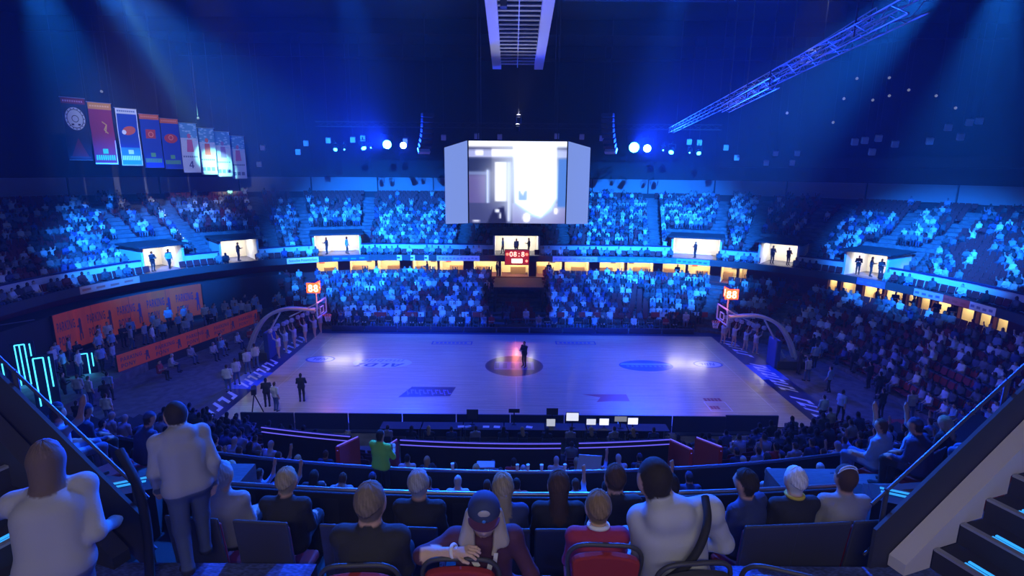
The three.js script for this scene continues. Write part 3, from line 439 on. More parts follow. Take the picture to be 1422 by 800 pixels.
// ---------------------------------------------------------------- championship banners
{
  const B = [ // pixel of the top edge's middle, pixel height, look
    [100, 136, 84, 'crest', 'dark banner with round white crest and crimson top band'], [137, 143, 83, 'maroon', 'maroon championship banner with gold top band and green lettering'],
    [174, 151, 77, 'blueW', 'royal blue championship banner with white border and pale green lettering'], [206, 159, 72, 'blueA', 'blue banner with orange top band and square red emblem'],
    [234, 165, 68, 'blueB', 'blue banner with orange top band and oval red emblem'], [260, 171, 67, 'p4', 'pale sky coloured banner with figure and numeral four'],
    [285, 178, 63, 'p1', 'pale banner with orange red figure beside the numeral four banner'], [307, 183, 61, 'p2', 'pale banner with violet figure between two other pale banners'], [328, 189, 58, 'p3', 'pale banner with pink figure at the far end of the row']];
  B.forEach(([px, py, ph, look, label], i) => {
    const Hb = 4.0, Z = Hb * F / ph, p = atRange(px, py, Z), w = 1.32;
    const t = canvasTex(192, 500, (c) => {
      const band = (col, y, h) => { c.fillStyle = col; c.fillRect(0, y, 192, h); }, dots = (col, y, n, h) => { c.fillStyle = col; for (let k = 0; k < n; k++) c.fillRect(14 + k * 164 / n, y, 120 / n, h); };
      if (look === 'crest') { band('#201c30', 0, 500); band('#7e2038', 0, 46); dots('#c88a9a', 18, 9, 14); c.fillStyle = '#c9cde6'; c.beginPath(); c.ellipse(96, 165, 80, 92, 0, 0, 7); c.fill(); c.strokeStyle = '#33376a'; c.lineWidth = 5; c.beginPath(); c.ellipse(96, 165, 64, 74, 0, 0, 7); c.stroke(); c.fillStyle = '#33376a'; for (let k = 0; k < 16; k++) c.fillRect(96 + 72 * Math.cos(k * 0.393) - 4, 165 + 83 * Math.sin(k * 0.393) - 4, 8, 8); c.beginPath(); c.arc(96, 165, 26, 0, 7); c.stroke(); c.fillRect(60, 205, 20, 14); c.fillRect(112, 205, 20, 14); c.fillStyle = '#7a2436'; c.beginPath(); c.moveTo(96, 320); c.lineTo(170, 480); c.lineTo(22, 480); c.fill(); c.fillStyle = '#4d3a48'; c.fillRect(12, 470, 168, 12); }
      else if (look === 'maroon') { band('#8a2040', 0, 500); band('#c98a2c', 0, 52); dots('#e0b060', 20, 8, 12); c.strokeStyle = '#c9a040'; c.lineWidth = 9; c.beginPath(); c.moveTo(100, 150); c.lineTo(135, 175); c.lineTo(112, 215); c.lineTo(140, 245); c.moveTo(135, 175); c.lineTo(120, 240); c.stroke(); c.fillStyle = '#4fae62'; c.fillRect(75, 372, 44, 40); dots('#4fae62', 424, 9, 42); c.fillStyle = '#d8c0d0'; c.fillRect(0, 488, 192, 12); c.fillRect(184, 300, 8, 200); }
      else if (look.startsWith('blue')) { band('#1c3fae', 0, 500); const topc = look === 'blueW' ? '#c8d0e8' : '#c0603c'; band(topc, 0, 46); dots(look === 'blueW' ? '#5a70b8' : '#d88a60', 16, 9, 12); if (look === 'blueW') { c.strokeStyle = '#dfe6fa'; c.lineWidth = 14; c.strokeRect(0, 0, 192, 500); c.fillStyle = '#c85a30'; c.beginPath(); c.ellipse(104, 190, 62, 38, -0.25, 0, 7); c.fill(); c.fillStyle = '#e0e4f4'; c.beginPath(); c.arc(58, 205, 20, 0, 7); c.fill(); c.fillStyle = '#2a8fae'; c.fillRect(8, 340, 176, 152); } else { c.fillStyle = '#b03a34'; if (look === 'blueA') c.fillRect(46, 140, 96, 84); else { c.beginPath(); c.ellipse(96, 195, 70, 46, 0, 0, 7); c.fill(); } c.strokeStyle = '#e08a5a'; c.lineWidth = 8; c.beginPath(); c.arc(96, 186, 22, 0, 7); c.stroke(); } const gl = look === 'blueW' ? '#bff0d8' : '#5aa07a'; c.fillStyle = gl; c.fillRect(72, 360, 48, 38); dots(gl, 412, 10, 40); }
      else { band('#aeb8e0', 0, 500); c.fillStyle = '#4a86c8'; c.fillRect(0, 0, 192, 150); c.fillStyle = '#8fb2e0'; for (let k = 0; k < 26; k++) c.fillRect(rnd() * 180, rnd() * 190, 26, 12); c.fillStyle = look === 'p1' ? '#c0504e' : look === 'p2' ? '#8a6ab8' : '#b05a88'; c.beginPath(); c.ellipse(96, 130, 20, 24, 0, 0, 7); c.fill(); c.beginPath(); c.moveTo(60, 290); c.lineTo(70, 165); c.lineTo(125, 165); c.lineTo(135, 290); c.fill(); dots('#5a64a0', 330, 7, 16); if (look === 'p4') { c.fillStyle = '#3a4488'; c.font = 'bold 100px sans-serif'; c.textAlign = 'center'; c.fillText('4', 96, 455); } else dots('#5a64a0', 420, 3, 40); }
    });
    const o = thing('banner', label + ' hanging from the roof', 'banner', [p.x, p.y, p.z], Math.atan2(-p.x, -p.z) + 0.3, 'banners hanging above the left upper tier');
    const g = new THREE.BoxGeometry(w, Hb, 0.02, 1, 12, 1); g.translate(0, -Hb / 2, 0); const pa = g.attributes.position; for (let k = 0; k < pa.count; k++) pa.setZ(k, pa.getZ(k) + 0.03 * Math.sin(pa.getY(k) * 2.2 + i)); g.computeVertexNormals();
    const cm = new THREE.MeshStandardMaterial({ map: t, roughness: 0.85 }), ed = M.darkGrey; mesh('cloth', g, [ed, ed, ed, ed, cm, cm], o);
    mesh('top_rod', bar(V(-w / 2 - 0.05, 0.02, 0), V(w / 2 + 0.05, 0.02, 0), 0.03), M.steel, o); mesh('bottom_rod', bar(V(-w / 2, -Hb, 0), V(w / 2, -Hb, 0), 0.025), M.steel, o);
    mesh('cord', merge([-1, 1].map(s => bar(V(s * w / 2, 0, 0), V(s * w / 2, 24.2 - p.y, 0), 0.012, 4))), M.darkGrey, o);
  });
}

// ---------------------------------------------------------------- figures
const C = { skinA: [0.52, 0.31, 0.22], skinB: [0.36, 0.2, 0.13], skinC: [0.62, 0.41, 0.31], white: [0.62, 0.63, 0.66], grey: [0.3, 0.3, 0.32], pale: [0.45, 0.46, 0.5], navy: [0.03, 0.045, 0.13], black: [0.02, 0.02, 0.024], red: [0.42, 0.03, 0.03], maroon: [0.16, 0.025, 0.05], denim: [0.08, 0.13, 0.26], sky: [0.25, 0.4, 0.62], brown: [0.07, 0.035, 0.018], dark: [0.02, 0.014, 0.01], fair: [0.42, 0.29, 0.13], silver: [0.4, 0.4, 0.42], hivis: [0.25, 0.7, 0.08], khaki: [0.3, 0.24, 0.15], gold: [0.6, 0.45, 0.05], violet: [0.16, 0.05, 0.16] };
// joints of a figure that faces -z, origin on the ground under the hips
function pose(kind, o = {}) {
  const j = {}, lean = o.lean ?? 0;
  if (kind === 'sit') {
    Object.assign(j, { pel: V(0, 0.53, 0.02), che: V(0, 0.84, 0.03 - lean * 0.6), nek: V(0, 1.0, 0.01 - lean), hed: V((o.tilt ?? 0), 1.155, -0.015 - lean * 1.15) });
    for (const s of [-1, 1]) { const k = s < 0 ? 'L' : 'R'; j['hip' + k] = V(s * 0.09, 0.52, 0); j['kne' + k] = V(s * 0.11, 0.5, -0.43); j['ank' + k] = V(s * 0.11, 0.08, -0.42); j['toe' + k] = V(s * 0.12, 0.045, -0.58); j['sho' + k] = V(s * 0.175, 0.93, 0.02 - lean * 0.9); j['elb' + k] = V(s * 0.205, 0.66, -0.05 - lean * 0.7); j['wri' + k] = V(s * 0.13, 0.6, -0.27 - lean * 0.4); }
  } else {
    Object.assign(j, { pel: V(0, 0.93, 0), che: V(0, 1.24, 0.0 - lean * 0.5), nek: V(0, 1.42, 0.0 - lean), hed: V((o.tilt ?? 0), 1.575, -0.02 - lean * 1.1) });
    const st = o.stride ?? 0;
    for (const s of [-1, 1]) { const k = s < 0 ? 'L' : 'R', f = s * st; j['hip' + k] = V(s * 0.09, 0.92, 0); j['kne' + k] = V(s * 0.1, 0.5, -0.04 - f * 0.5); j['ank' + k] = V(s * 0.1, 0.09 + Math.max(0, -f) * 0.25, 0.02 - f); j['toe' + k] = V(s * 0.12, 0.04 + Math.max(0, -f) * 0.12, -0.14 - f); j['sho' + k] = V(s * 0.185, 1.36, 0 - lean * 0.9); j['elb' + k] = V(s * 0.245, 1.08, 0.03 + f * 0.4 - lean * 0.5); j['wri' + k] = V(s * 0.22, 0.84, -0.06 + f * 0.7 - lean * 0.4); }
  }
  if (o.up) for (const s of (o.up === 'both' ? [-1, 1] : o.up === 'L' ? [-1] : [1])) { const k = s < 0 ? 'L' : 'R', b = j['sho' + k]; j['elb' + k] = b.clone().add(V(s * 0.04, 0.12, -0.2)); j['wri' + k] = b.clone().add(V(s * 0.06, 0.36, -0.26)); }
  if (o.front) for (const k of ['L', 'R']) { const s = k === 'L' ? -1 : 1, b = j['sho' + k]; j['elb' + k] = b.clone().add(V(s * 0.06, -0.26, -0.1)); j['wri' + k] = b.clone().add(V(-s * 0.08, -0.2, -0.33)); }
  Object.assign(j, o.set || {}); return j;
}
function bonesOf(j, o = {}) {
  const b = [], f = o.fat ?? 1, cap = (p, q, r0, r1, t) => b.push({ p, q, r0: r0 * f, r1: r1 * f, t }), sl = o.longSleeve ? 'shirt' : 'skin', sh = o.shorts ? 'skin' : 'pants';
  for (const s of [-1, 1]) { const w = V(s * 0.06, 0, 0); cap(j.pel.clone().add(w), j.che.clone().add(w), 0.115, 0.13, 'shirt'); }
  cap(j.hipL, j.hipR, 0.115, 0.115, 'pants'); cap(j.che, j.nek, 0.12, 0.06, 'shirt'); cap(j.shoL, j.shoR, 0.07, 0.07, 'shirt');
  if (o.hood) cap(j.nek.clone().add(V(-0.05, -0.02, 0.07)), j.nek.clone().add(V(0.05, -0.02, 0.07)), 0.085, 0.085, 'shirt');
  cap(j.nek, j.hed, 0.055, 0.05, o.longHair ? 'head' : 'skin');
  b.push({ e: j.hed, rx: 0.08, ry: 0.118, rz: 0.1, t: 'head' });
  if (o.longHair) { cap(j.hed.clone().add(V(0, 0, 0.04)), j.nek.clone().add(V(0, -0.1, 0.09)), 0.085, 0.07, 'hair'); }
  if (o.detail) { b.push({ e: j.hed.clone().add(V(0, -0.02, -0.1)), rx: 0.014, ry: 0.024, rz: 0.022, t: 'skin' }); for (const s of [-1, 1]) b.push({ e: j.hed.clone().add(V(s * 0.085, -0.01, 0.005)), rx: 0.012, ry: 0.032, rz: 0.02, t: 'skin' }); if (!o.bald) b.push({ e: j.hed.clone().add(V(0, 0.03, 0.022)), rx: 0.086, ry: 0.105, rz: 0.1, t: 'hair' }); }
  for (const k of ['L', 'R']) {
    cap(j['sho' + k], j['elb' + k], 0.058, 0.048, 'shirt'); cap(j['elb' + k], j['wri' + k], 0.045, 0.033, sl);
    const d = j['wri' + k].clone().sub(j['elb' + k]).normalize(); if (!o['noHand' + k]) { cap(j['wri' + k].clone().addScaledVector(d, 0.02), j['wri' + k].clone().addScaledVector(d, 0.11), 0.036, 0.028, 'hand'); const n = V(k === 'L' ? 1 : -1, 0.2, 0); cap(j['wri' + k].clone().addScaledVector(d, 0.03), j['wri' + k].clone().addScaledVector(d, 0.08).addScaledVector(n, 0.045), 0.018, 0.014, 'hand'); }
    cap(j['hip' + k], j['kne' + k], 0.09, 0.064, 'pants'); cap(j['kne' + k], j['ank' + k], 0.062, 0.045, sh); cap(j['ank' + k], j['toe' + k], 0.046, 0.036, 'shoe');
  }
  return b;
}
const tmp = new THREE.Vector3();
function distTo(b, x, y, z) {
  if (b.e) { const dx = (x - b.e.x) / b.rx, dy = (y - b.e.y) / b.ry, dz = (z - b.e.z) / b.rz, l = Math.sqrt(dx * dx + dy * dy + dz * dz); return (l - 1) * Math.min(b.rx, b.ry, b.rz); }
  const ux = b.q.x - b.p.x, uy = b.q.y - b.p.y, uz = b.q.z - b.p.z, vx = x - b.p.x, vy = y - b.p.y, vz = z - b.p.z;
  let t = (vx * ux + vy * uy + vz * uz) / (ux * ux + uy * uy + uz * uz + 1e-9); t = t < 0 ? 0 : t > 1 ? 1 : t;
  const ax = vx - ux * t, ay = vy - uy * t, az = vz - uz * t; return Math.sqrt(ax * ax + ay * ay + az * az) - (b.r0 + (b.r1 - b.r0) * t);
}
function march(bones, res, k, grow = 0) {
  const lo = V(9, 9, 9), hi = V(-9, -9, -9); for (const b of bones) for (const [p, r] of b.e ? [[b.e, Math.max(b.rx, b.ry, b.rz)]] : [[b.p, b.r0], [b.q, b.r1]]) { lo.min(tmp.copy(p).subScalar(r)); hi.max(tmp.copy(p).addScalar(r)); }
  const c = lo.clone().add(hi).multiplyScalar(0.5), half = Math.max(hi.x - lo.x, hi.y - lo.y, hi.z - lo.z) / 2 * (1 + 6 / res) + grow;
  const mc = new MarchingCubes(res, undefined, false, false, 60000), n = mc.size, hs = mc.halfsize; mc.isolation = 0; mc.reset();
  for (let iz = 0; iz < n; iz++) { const z = c.z + (iz - hs) / hs * half; for (let iy = 0; iy < n; iy++) { const y = c.y + (iy - hs) / hs * half; for (let ix = 0; ix < n; ix++) {
    const x = c.x + (ix - hs) / hs * half; let d = 9; for (const b of bones) { const e = distTo(b, x, y, z), kk = b.k ?? k; const h = Math.max(kk - Math.abs(d - e), 0) / kk; d = Math.min(d, e) - h * h * kk * 0.25; } mc.field[(iz * n + iy) * n + ix] = grow - d; } } }
  mc.update();
  const m = mc.count, src = mc.positionArray, pos = new Float32Array(m * 3); for (let i = 0; i < m; i++) { pos[3 * i] = c.x + src[3 * i] * half; pos[3 * i + 1] = c.y + src[3 * i + 1] * half; pos[3 * i + 2] = c.z + src[3 * i + 2] * half; }
  let g = new THREE.BufferGeometry(); g.setAttribute('position', new THREE.BufferAttribute(pos, 3)); g = mergeVertices(g, half / res * 0.02);
  // drop triangles that the welding closed
  const ix = g.index.array, keep = []; for (let i = 0; i < ix.length; i += 3) if (ix[i] !== ix[i + 1] && ix[i + 1] !== ix[i + 2] && ix[i] !== ix[i + 2]) keep.push(ix[i], ix[i + 1], ix[i + 2]); g.setIndex(keep); g.computeVertexNormals(); return g;
}
function paint(g, bones, j, col, hairLine = 0.02) {
  const p = g.attributes.position, out = new Float32Array(p.count * 3);
  for (let i = 0; i < p.count; i++) {
    const x = p.getX(i), y = p.getY(i), z = p.getZ(i); let best = 9, t = 'shirt'; for (const b of bones) { const d = distTo(b, x, y, z); if (d < best) { best = d; t = b.t; } }
    if (j.pel && (t === 'shirt' || t === 'pants') && Math.abs(x) < 0.26 && z > j.pel.z - 0.24 && Math.abs(y - j.pel.y) < 0.14) t = y > j.pel.y - 0.045 ? 'shirt' : 'pants';
    let c = col[t] || col.shirt; if (t === 'hand') c = col.skin;
    if (t === 'head') { const dz = z - j.hed.z, dy = y - j.hed.y; c = (col.bald ? dy > 9 : dy > 0.075 || dz > hairLine - dy * 0.3 || (dy > 0.03 && dz > -0.03)) ? col.hair : col.skin; if (col.capC && dy > 0.03) c = col.capC; }
    if (t === 'hair' && y < j.hed.y - 0.02 && z < j.hed.z - 0.02) c = col.skin;
    out[3 * i] = c[0]; out[3 * i + 1] = c[1]; out[3 * i + 2] = c[2];
  }
  g.setAttribute('color', new THREE.BufferAttribute(out, 3)); return g;
}
function hairCap(hd, c, full = 1) { // hair as its own tufted shell over the crown and back of the head
  const g = new THREE.SphereGeometry(1, 56, 40), p = g.attributes.position, col = new Float32Array(p.count * 3);
  for (let i = 0; i < p.count; i++) {
    const x = p.getX(i), y = p.getY(i), z = p.getZ(i), a = Math.atan2(x, z), low = z < 0 ? 0.42 - (-z) * -0.25 : -0.42 + Math.abs(x) * 0.35; // hair line: high in front, down to the nape behind
    const st = Math.sin(a * 26 + y * 5) * 0.5 + Math.sin(a * 47 - y * 9 + 1.3) * 0.3 + (rnd() - 0.5) * 0.5, k = y < low ? 0.78 : 1 + 0.04 * st;
    p.setXYZ(i, hd.x + x * k * 0.097 * full, hd.y + 0.014 + y * k * 0.128 * full, hd.z + 0.012 + z * k * 0.12 * full); const v = 1 + 0.45 * st; col.set([c[0] * v, c[1] * v, c[2] * v].map(q => Math.max(0.004, q)), 3 * i);
  }
  g.setAttribute('color', new THREE.BufferAttribute(col, 3)); g.computeVertexNormals(); return g;
}
const bodyMat = new THREE.MeshStandardMaterial({ vertexColors: true, roughness: 0.85 });
function figure(kind, po, bo, col, res) { const j = pose(kind, po), b = bonesOf(j, bo); const g = paint(march(b, res, bo.k ?? 0.045), b, j, { shoe: C.black, ...col }); return g; }
const grown = (r) => r;
// near-by kinds, seen from behind or the side, then used for all single spectators
const KINDS = [
  ['navy top and brown hair', 'sit', {}, {}, { skin: C.skinA, hair: C.brown, shirt: C.navy, pants: C.black }],
  ['white shirt and dark hair', 'sit', { lean: 0.04 }, {}, { skin: C.skinC, hair: C.dark, shirt: C.white, pants: C.denim }],
  ['grey hooded top', 'sit', { tilt: 0.03 }, { longSleeve: 1, hood: 1 }, { skin: C.skinA, hair: C.brown, shirt: C.grey, pants: C.denim }],
  ['black top and long fair hair', 'sit', { tilt: -0.03 }, { longHair: 1, longSleeve: 1 }, { skin: C.skinC, hair: C.fair, shirt: C.black, pants: C.black }],
  ['pale jacket and silver hair', 'sit', { lean: 0.1 }, { longSleeve: 1 }, { skin: C.skinC, hair: C.silver, shirt: C.pale, pants: C.navy }],
  ['red team shirt', 'sit', { lean: 0.02, front: 1 }, {}, { skin: C.skinA, hair: C.dark, shirt: C.red, pants: C.black }],
  ['sky blue top and raised arm', 'sit', { up: 'R' }, {}, { skin: C.skinA, hair: C.brown, shirt: C.sky, pants: C.denim }],
  ['dark jacket and dark cap', 'sit', { lean: 0.12 }, { longSleeve: 1 }, { skin: C.skinA, hair: C.dark, shirt: C.navy, pants: C.black, capC: C.navy }],
  ['black top and long dark hair', 'sit', { tilt: 0.02, front: 1 }, { longHair: 1 }, { skin: C.skinB, hair: C.dark, shirt: C.black, pants: C.denim }],
].map(([n, k, p, b, c]) => ({ n, g: figure(k, p, b, c, 46) }));
const STAND = [
  ['dark clothes', { front: 1 }, { longSleeve: 1 }, { skin: C.skinA, hair: C.dark, shirt: C.black, pants: C.black }],
  ['white shirt and jeans', {}, {}, { skin: C.skinC, hair: C.brown, shirt: C.white, pants: C.denim }],
  ['blue shirt', { stride: 0.12 }, {}, { skin: C.skinA, hair: C.dark, shirt: C.sky, pants: C.black }],
  ['pale grey top', { stride: -0.1, lean: 0.03 }, { longSleeve: 1 }, { skin: C.skinA, hair: C.brown, shirt: C.pale, pants: C.denim }],
].map(([n, p, b, c]) => ({ n, g: figure('stand', p, b, c, 50) }));
let singles = 0;
function person(kindObj, p, turn, label, group, scale = 1) {
  const m = new THREE.Mesh(kindObj.g, bodyMat); m.name = numbered('person'); m.position.copy(p); m.rotation.y = turn; m.scale.setScalar(scale); m.castShadow = m.receiveShadow = true; scene.add(m); singles++; return tag(m, label, 'person', group);
}
// ---------------------------------------------------------------- seats
const seatGeo = (() => { // faces -z, origin on the floor under the seat front edge middle
  const back = rbox(0.44, 0.4, 0.05, 0, 0, 0, 0.025); back.rotateX(0.16); back.translate(0, 0.6, 0.3);
  const rear = rbox(0.48, 0.5, 0.03, 0, 0, 0, 0.015); rear.rotateX(0.16); rear.translate(0, 0.62, 0.35);
  return { cushion: rbox(0.45, 0.08, 0.42, 0, 0.305, 0.0, 0.035), back, rear, leg: merge([rbox(0.07, 0.27, 0.12, 0, 0.135, 0.14, 0.02), rbox(0.3, 0.03, 0.2, 0, 0.015, 0.14, 0.01)]), arm: [rbox(0.028, 0.05, 0.3, 0.263, 0.44, 0.16, 0.012)] };
})();
function makeSeat() {
  const o = new THREE.Group();
  mesh('seat_cushion', seatGeo.cushion, M.seatRed, o); mesh('backrest', seatGeo.back, M.seatRed, o); mesh('rear_shell', seatGeo.rear, M.seatShell, o); mesh('leg', seatGeo.leg, M.seatShell, o);
  for (const a of seatGeo.arm) mesh('armrest', a, M.seatShell, o); return o;
}
const seatProto = makeSeat(); let seatCount = 0;
function seat(p, turn, label, group) { const o = seatProto.clone(); o.name = numbered('stadium_seat'); o.position.copy(p); o.rotation.y = turn; scene.add(o); seatCount++; return tag(o, label, 'seat', group); }
// ---------------------------------------------------------------- crowds too many to build one by one
function farGeo(kind, po, bo, res) { const j = pose(kind, po), b = bonesOf(j, { ...bo, fat: 1.12 }); return paint(march(b, res, 0.05), b, j, { skin: [0.9, 0.62, 0.5], hair: [0.12, 0.08, 0.05], shirt: [1, 1, 1], pants: [0.3, 0.32, 0.4], shoe: [0.1, 0.1, 0.1] }); }
const FAR = [farGeo('sit', { lean: 0.03 }, {}, 26), farGeo('sit', { lean: 0.12, front: 1 }, { longSleeve: 1 }, 26), farGeo('sit', { up: 'both' }, {}, 26), farGeo('sit', { tilt: 0.03 }, { longHair: 1 }, 26)];
const SHIRTS = [[0.62, 0.63, 0.66], [0.45, 0.46, 0.5], [0.25, 0.26, 0.28], [0.14, 0.14, 0.15], [0.06, 0.06, 0.07], [0.06, 0.06, 0.07], [0.03, 0.03, 0.035], [0.05, 0.07, 0.2], [0.2, 0.02, 0.03], [0.2, 0.25, 0.4], [0.7, 0.7, 0.7], [0.1, 0.11, 0.16]];
const Q = new THREE.Quaternion(), E3 = new THREE.Euler();
function stuffOf(name, geo, mat, list, label, category) { // list: [pos, turn, scale, colour]
  const im = new THREE.InstancedMesh(geo, mat, list.length), m4 = new THREE.Matrix4(), c = new THREE.Color();
  list.forEach(([p, t, s, col], i) => { E3.set(0, t, 0); Q.setFromEuler(E3); m4.compose(p, Q, V(s, s, s)); im.setMatrixAt(i, m4); if (col) im.setColorAt(i, c.setRGB(...col)); });
  im.name = numbered(name); im.castShadow = im.receiveShadow = true; scene.add(im); return tag(im, label, category, null, 'stuff');
}
const farSeat = merge([seatGeo.cushion, seatGeo.back, seatGeo.rear, seatGeo.leg].map(g => g)); // joined seat for the mass of rows
// where people sit, read from the photograph
const AISLE_UP = [[62, 300], [140, 330], [262, 330], [350, 310], [423, 320], [508, 320], [645, 320], [782, 320], [902, 315], [1003, 320], [1078, 310], [1165, 320], [1245, 310], [1330, 330], [1412, 340]].map(([x, y]) => sAt(x, y, 6.6)).concat([8, 15]);
const AISLE_LOW = [[1080, 440], [985, 430], [752, 430], [688, 430], [440, 425]].map(([x, y]) => sAt(x, y, 1.6)).concat([9, 17.5]);
const nearAny = (s, list, d) => list.some(a => Math.abs(a - s) < d);
function fillUp(x, y) {
  if (x < 90) return y > 300 ? 0.5 : 0.12; if (x < 345) return y > 284 ? 0.93 : 0.15; if (x < 360) return 0.3; if (x < 640) return y > 296 ? 0.94 : y > 284 ? 0.3 : 0.06;
  if (x < 815) return 0.35; if (x < 1065) return y > 286 ? 0.95 : y > 276 ? 0.45 : 0.12; if (x < 1085) return 0.5; if (x < 1190) return y > 305 ? 0.75 : 0.35; if (x < 1295) return y > 306 ? 0.88 : 0.05;
  if (x > 1300 && x < 1395 && y > 330) return 0.18; return y > 300 ? 0.55 : 0.06;
}
function fillLow(x, y) { if (x < 440) return 0.4; if (x < 688) return y > 392 ? 0.92 : (x > 560 ? 0.6 : 0.2); if (x < 752) return y > 425 ? 0.6 : 0.05; if (x < 988) return y > 395 ? (x > 850 && x < 900 && y > 415 ? 0.15 : 0.88) : 0.6; if (x < 1065) return 0.55; return 0.62; }
const upSeats = [], lowSeats = [], upPeople = [], lowPeople = [], sideSingles = [];
function rowsOf(t, aisles, s0, s1, cb) { for (let r = 0; r < t.rows; r++) { const o = t.o0 + t.dp * r + 0.34, h = t.h0 + t.dh * r; for (let s = s0; s < s1;) { const q = ring(s, o); s += (t === UP ? 0.46 : 0.53) / q.k; if (nearAny(s, aisles, 0.55 / q.k + 0.1)) continue; cb(r, o, h, s); } } }
rowsOf(UP, AISLE_UP, 8, RING - 8, (r, o, h, s) => {
  if (r < 6 && portalGap(s, 0.5)) return; const p = ringV(s, o, h), t = turnIn(s), [x, y] = toPixel(p); if (x < -20 || x > W + 20) return; upSeats.push([p, t, 0.86, null]);
  if (rnd() < fillUp(x, y)) upPeople.push([p.clone(), t + rr(-0.25, 0.25), rr(0.82, 0.92), pick(SHIRTS)]);
});
rowsOf(LOW, AISLE_LOW, 2, S_L0, (r, o, h, s) => {
  const p = ringV(s, o, h), t = turnIn(s), [x, y] = toPixel(p); if (x < -20 || x > W + 20) return; if (x > 690 && x < 752 && y < 430) return; lowSeats.push([p, t, 1, null]);
  if (rnd() < fillLow(x, y)) lowPeople.push([p.clone(), t + rr(-0.25, 0.25), rr(0.93, 1.06), pick(SHIRTS)]);
});
// the balcony's single row
const balSeats = [], balPeople = [];
for (let s = 10; s < RING - 10; s += 0.55) { if (portalGap(s, -0.2)) continue; const p = ringV(s, -0.62, 4.36), t = turnIn(s), [x] = toPixel(p); if (x < -20 || x > W + 20) continue; balSeats.push([p, t, 1, null]); if (rnd() < (x > 180 && x < 290 ? 0.15 : x > 1265 ? 0.3 : 0.75)) balPeople.push([p, t + rr(-0.2, 0.2), rr(0.93, 1.05), pick(SHIRTS)]); }
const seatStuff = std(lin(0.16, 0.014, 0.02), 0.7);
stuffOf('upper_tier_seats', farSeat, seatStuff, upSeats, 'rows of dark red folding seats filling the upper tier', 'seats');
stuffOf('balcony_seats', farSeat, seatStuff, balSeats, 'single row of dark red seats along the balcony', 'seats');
const kindSplit = (list, n) => Array.from({ length: n }, (_, i) => list.filter((_, k) => k % n === i));
kindSplit(upPeople, 4).forEach((l, i) => stuffOf('upper_tier_crowd', FAR[i], bodyMat, l, ['upper tier spectators sitting upright under blue light', 'upper tier spectators leaning forward under blue light', 'upper tier spectators with both arms raised', 'upper tier spectators with long hair'][i], 'crowd'));
kindSplit(balPeople, 2).forEach((l, i) => stuffOf('balcony_crowd', FAR[i], bodyMat, l, ['balcony spectators sitting upright', 'balcony spectators leaning forward'][i], 'crowd'));

// ---------------------------------------------------------------- near stand
const KX = 0.016;
const nearP = (x, f, h) => V(x, h, -(f + KX * x * x)), nearTurn = (x) => Math.atan(2 * KX * x) * 1.0; // rows bend round the court
function nearSweep(prof, x0, x1, step = 0.5) {
  const n = Math.max(1, Math.ceil((x1 - x0) / step)), pos = [], uv = []; let len = [0]; for (let i = 1; i < prof.length; i++) len.push(len[i - 1] + Math.hypot(prof[i][0] - prof[i - 1][0], prof[i][1] - prof[i - 1][1]));
  const P = (k, i) => { const x = x0 + (x1 - x0) * k / n; return [nearP(x, prof[i][0], prof[i][1]), x, len[i]]; };
  for (let k = 0; k < n; k++) for (let i = 0; i < prof.length - 1; i++) { const q = [P(k, i), P(k + 1, i), P(k + 1, i + 1), P(k, i + 1)]; for (const m of [0, 1, 2, 0, 2, 3]) { const v = q[m]; pos.push(v[0].x, v[0].y, v[0].z); uv.push(v[1], v[2]); } }
  const g = new THREE.BufferGeometry(); g.setAttribute('position', new THREE.Float32BufferAttribute(pos, 3)); g.setAttribute('uv', new THREE.Float32BufferAttribute(uv, 2)); g.computeVertexNormals(); return g;
}
const nearWall = (f0, f1, h0, h1, x0, x1) => nearSweep([[f0, h0], [f0, h1], [f1, h1], [f1, h0], [f0, h0]], x0, x1);
const WALK = 9.46;
const low = [[13.9, 3.2]]; for (let i = 0; i < 6; i++) { const f = 15.0 + i * 0.9; low.push([f, 3.2 - i * 0.4], [f, 2.8 - i * 0.4]); } low.push([20.6, 0.8], [20.6, 0]);
struct('stand_near', nearSweep([[5.5, 8.2], [5.5, 9.0], [5.62, 9.0], [5.62, 6.5], [7.5, 6.5], [7.5, 6.15], [8.8, 6.15], [8.8, 5.8], [10.3, 5.8], [10.3, 4.85], [11.75, 4.85], [11.75, 4.5], [12.6, 4.5], [12.6, 4.15], [13.9, 4.15], ...low], -17, 17), M.shadedStandFloor);
struct('walkway', merge([box(8.0, 0.3, 3.1, 0.1, WALK - 0.15, -1.35), box(2.6, 0.3, 1.1, -2.9, WALK - 0.15, -3.4), box(2.3, 0.3, 1.1, 2.55, WALK - 0.15, -3.42), box(3.2, 0.3, 0.75, 0, WALK - 0.15, -3.25)]), M.carpet);
{ const g = nearSweep([[3.3, 8.7], [5.5, 8.7]], -4.4, 4.4); struct('row_floor', g, M.shadedStandFloor); }
struct('wall_near', merge([box(20, 2.2, 0.3, 0, 10.4, 0.75), box(20, 0.3, 8, 0, 11.4, 4.6)]), M.bulkhead);
{ // unseen strip lamp added behind the camera as fill for the foreground
  const o = thing('foreground_fill_light', 'long white strip light added behind the near stand as foreground fill', 'ceiling light', [0, 15.2, 3.2]); mesh('housing', rbox(7, 0.12, 0.5, 0, 0.05, 0, 0.02), M.whiteMetal, o); mesh('diffuser', box(6.8, 0.04, 0.42, 0, -0.03, 0), glow(1, 0.95, 0.9, 2), o); mesh('stem', merge([bar(V(-3, 0.1, 0), V(-3, 9, 0), 0.03), bar(V(3, 0.1, 0), V(3, 9, 0), 0.03)]), M.darkGrey, o);
  const L = new THREE.RectAreaLight(lin(1, 0.93, 0.86), 34, 6.8, 0.42); L.name = 'foreground_fill_lamp'; L.position.set(0, -0.08, 0); L.rotation.x = -Math.PI / 2 + 0.9; o.add(L);
}
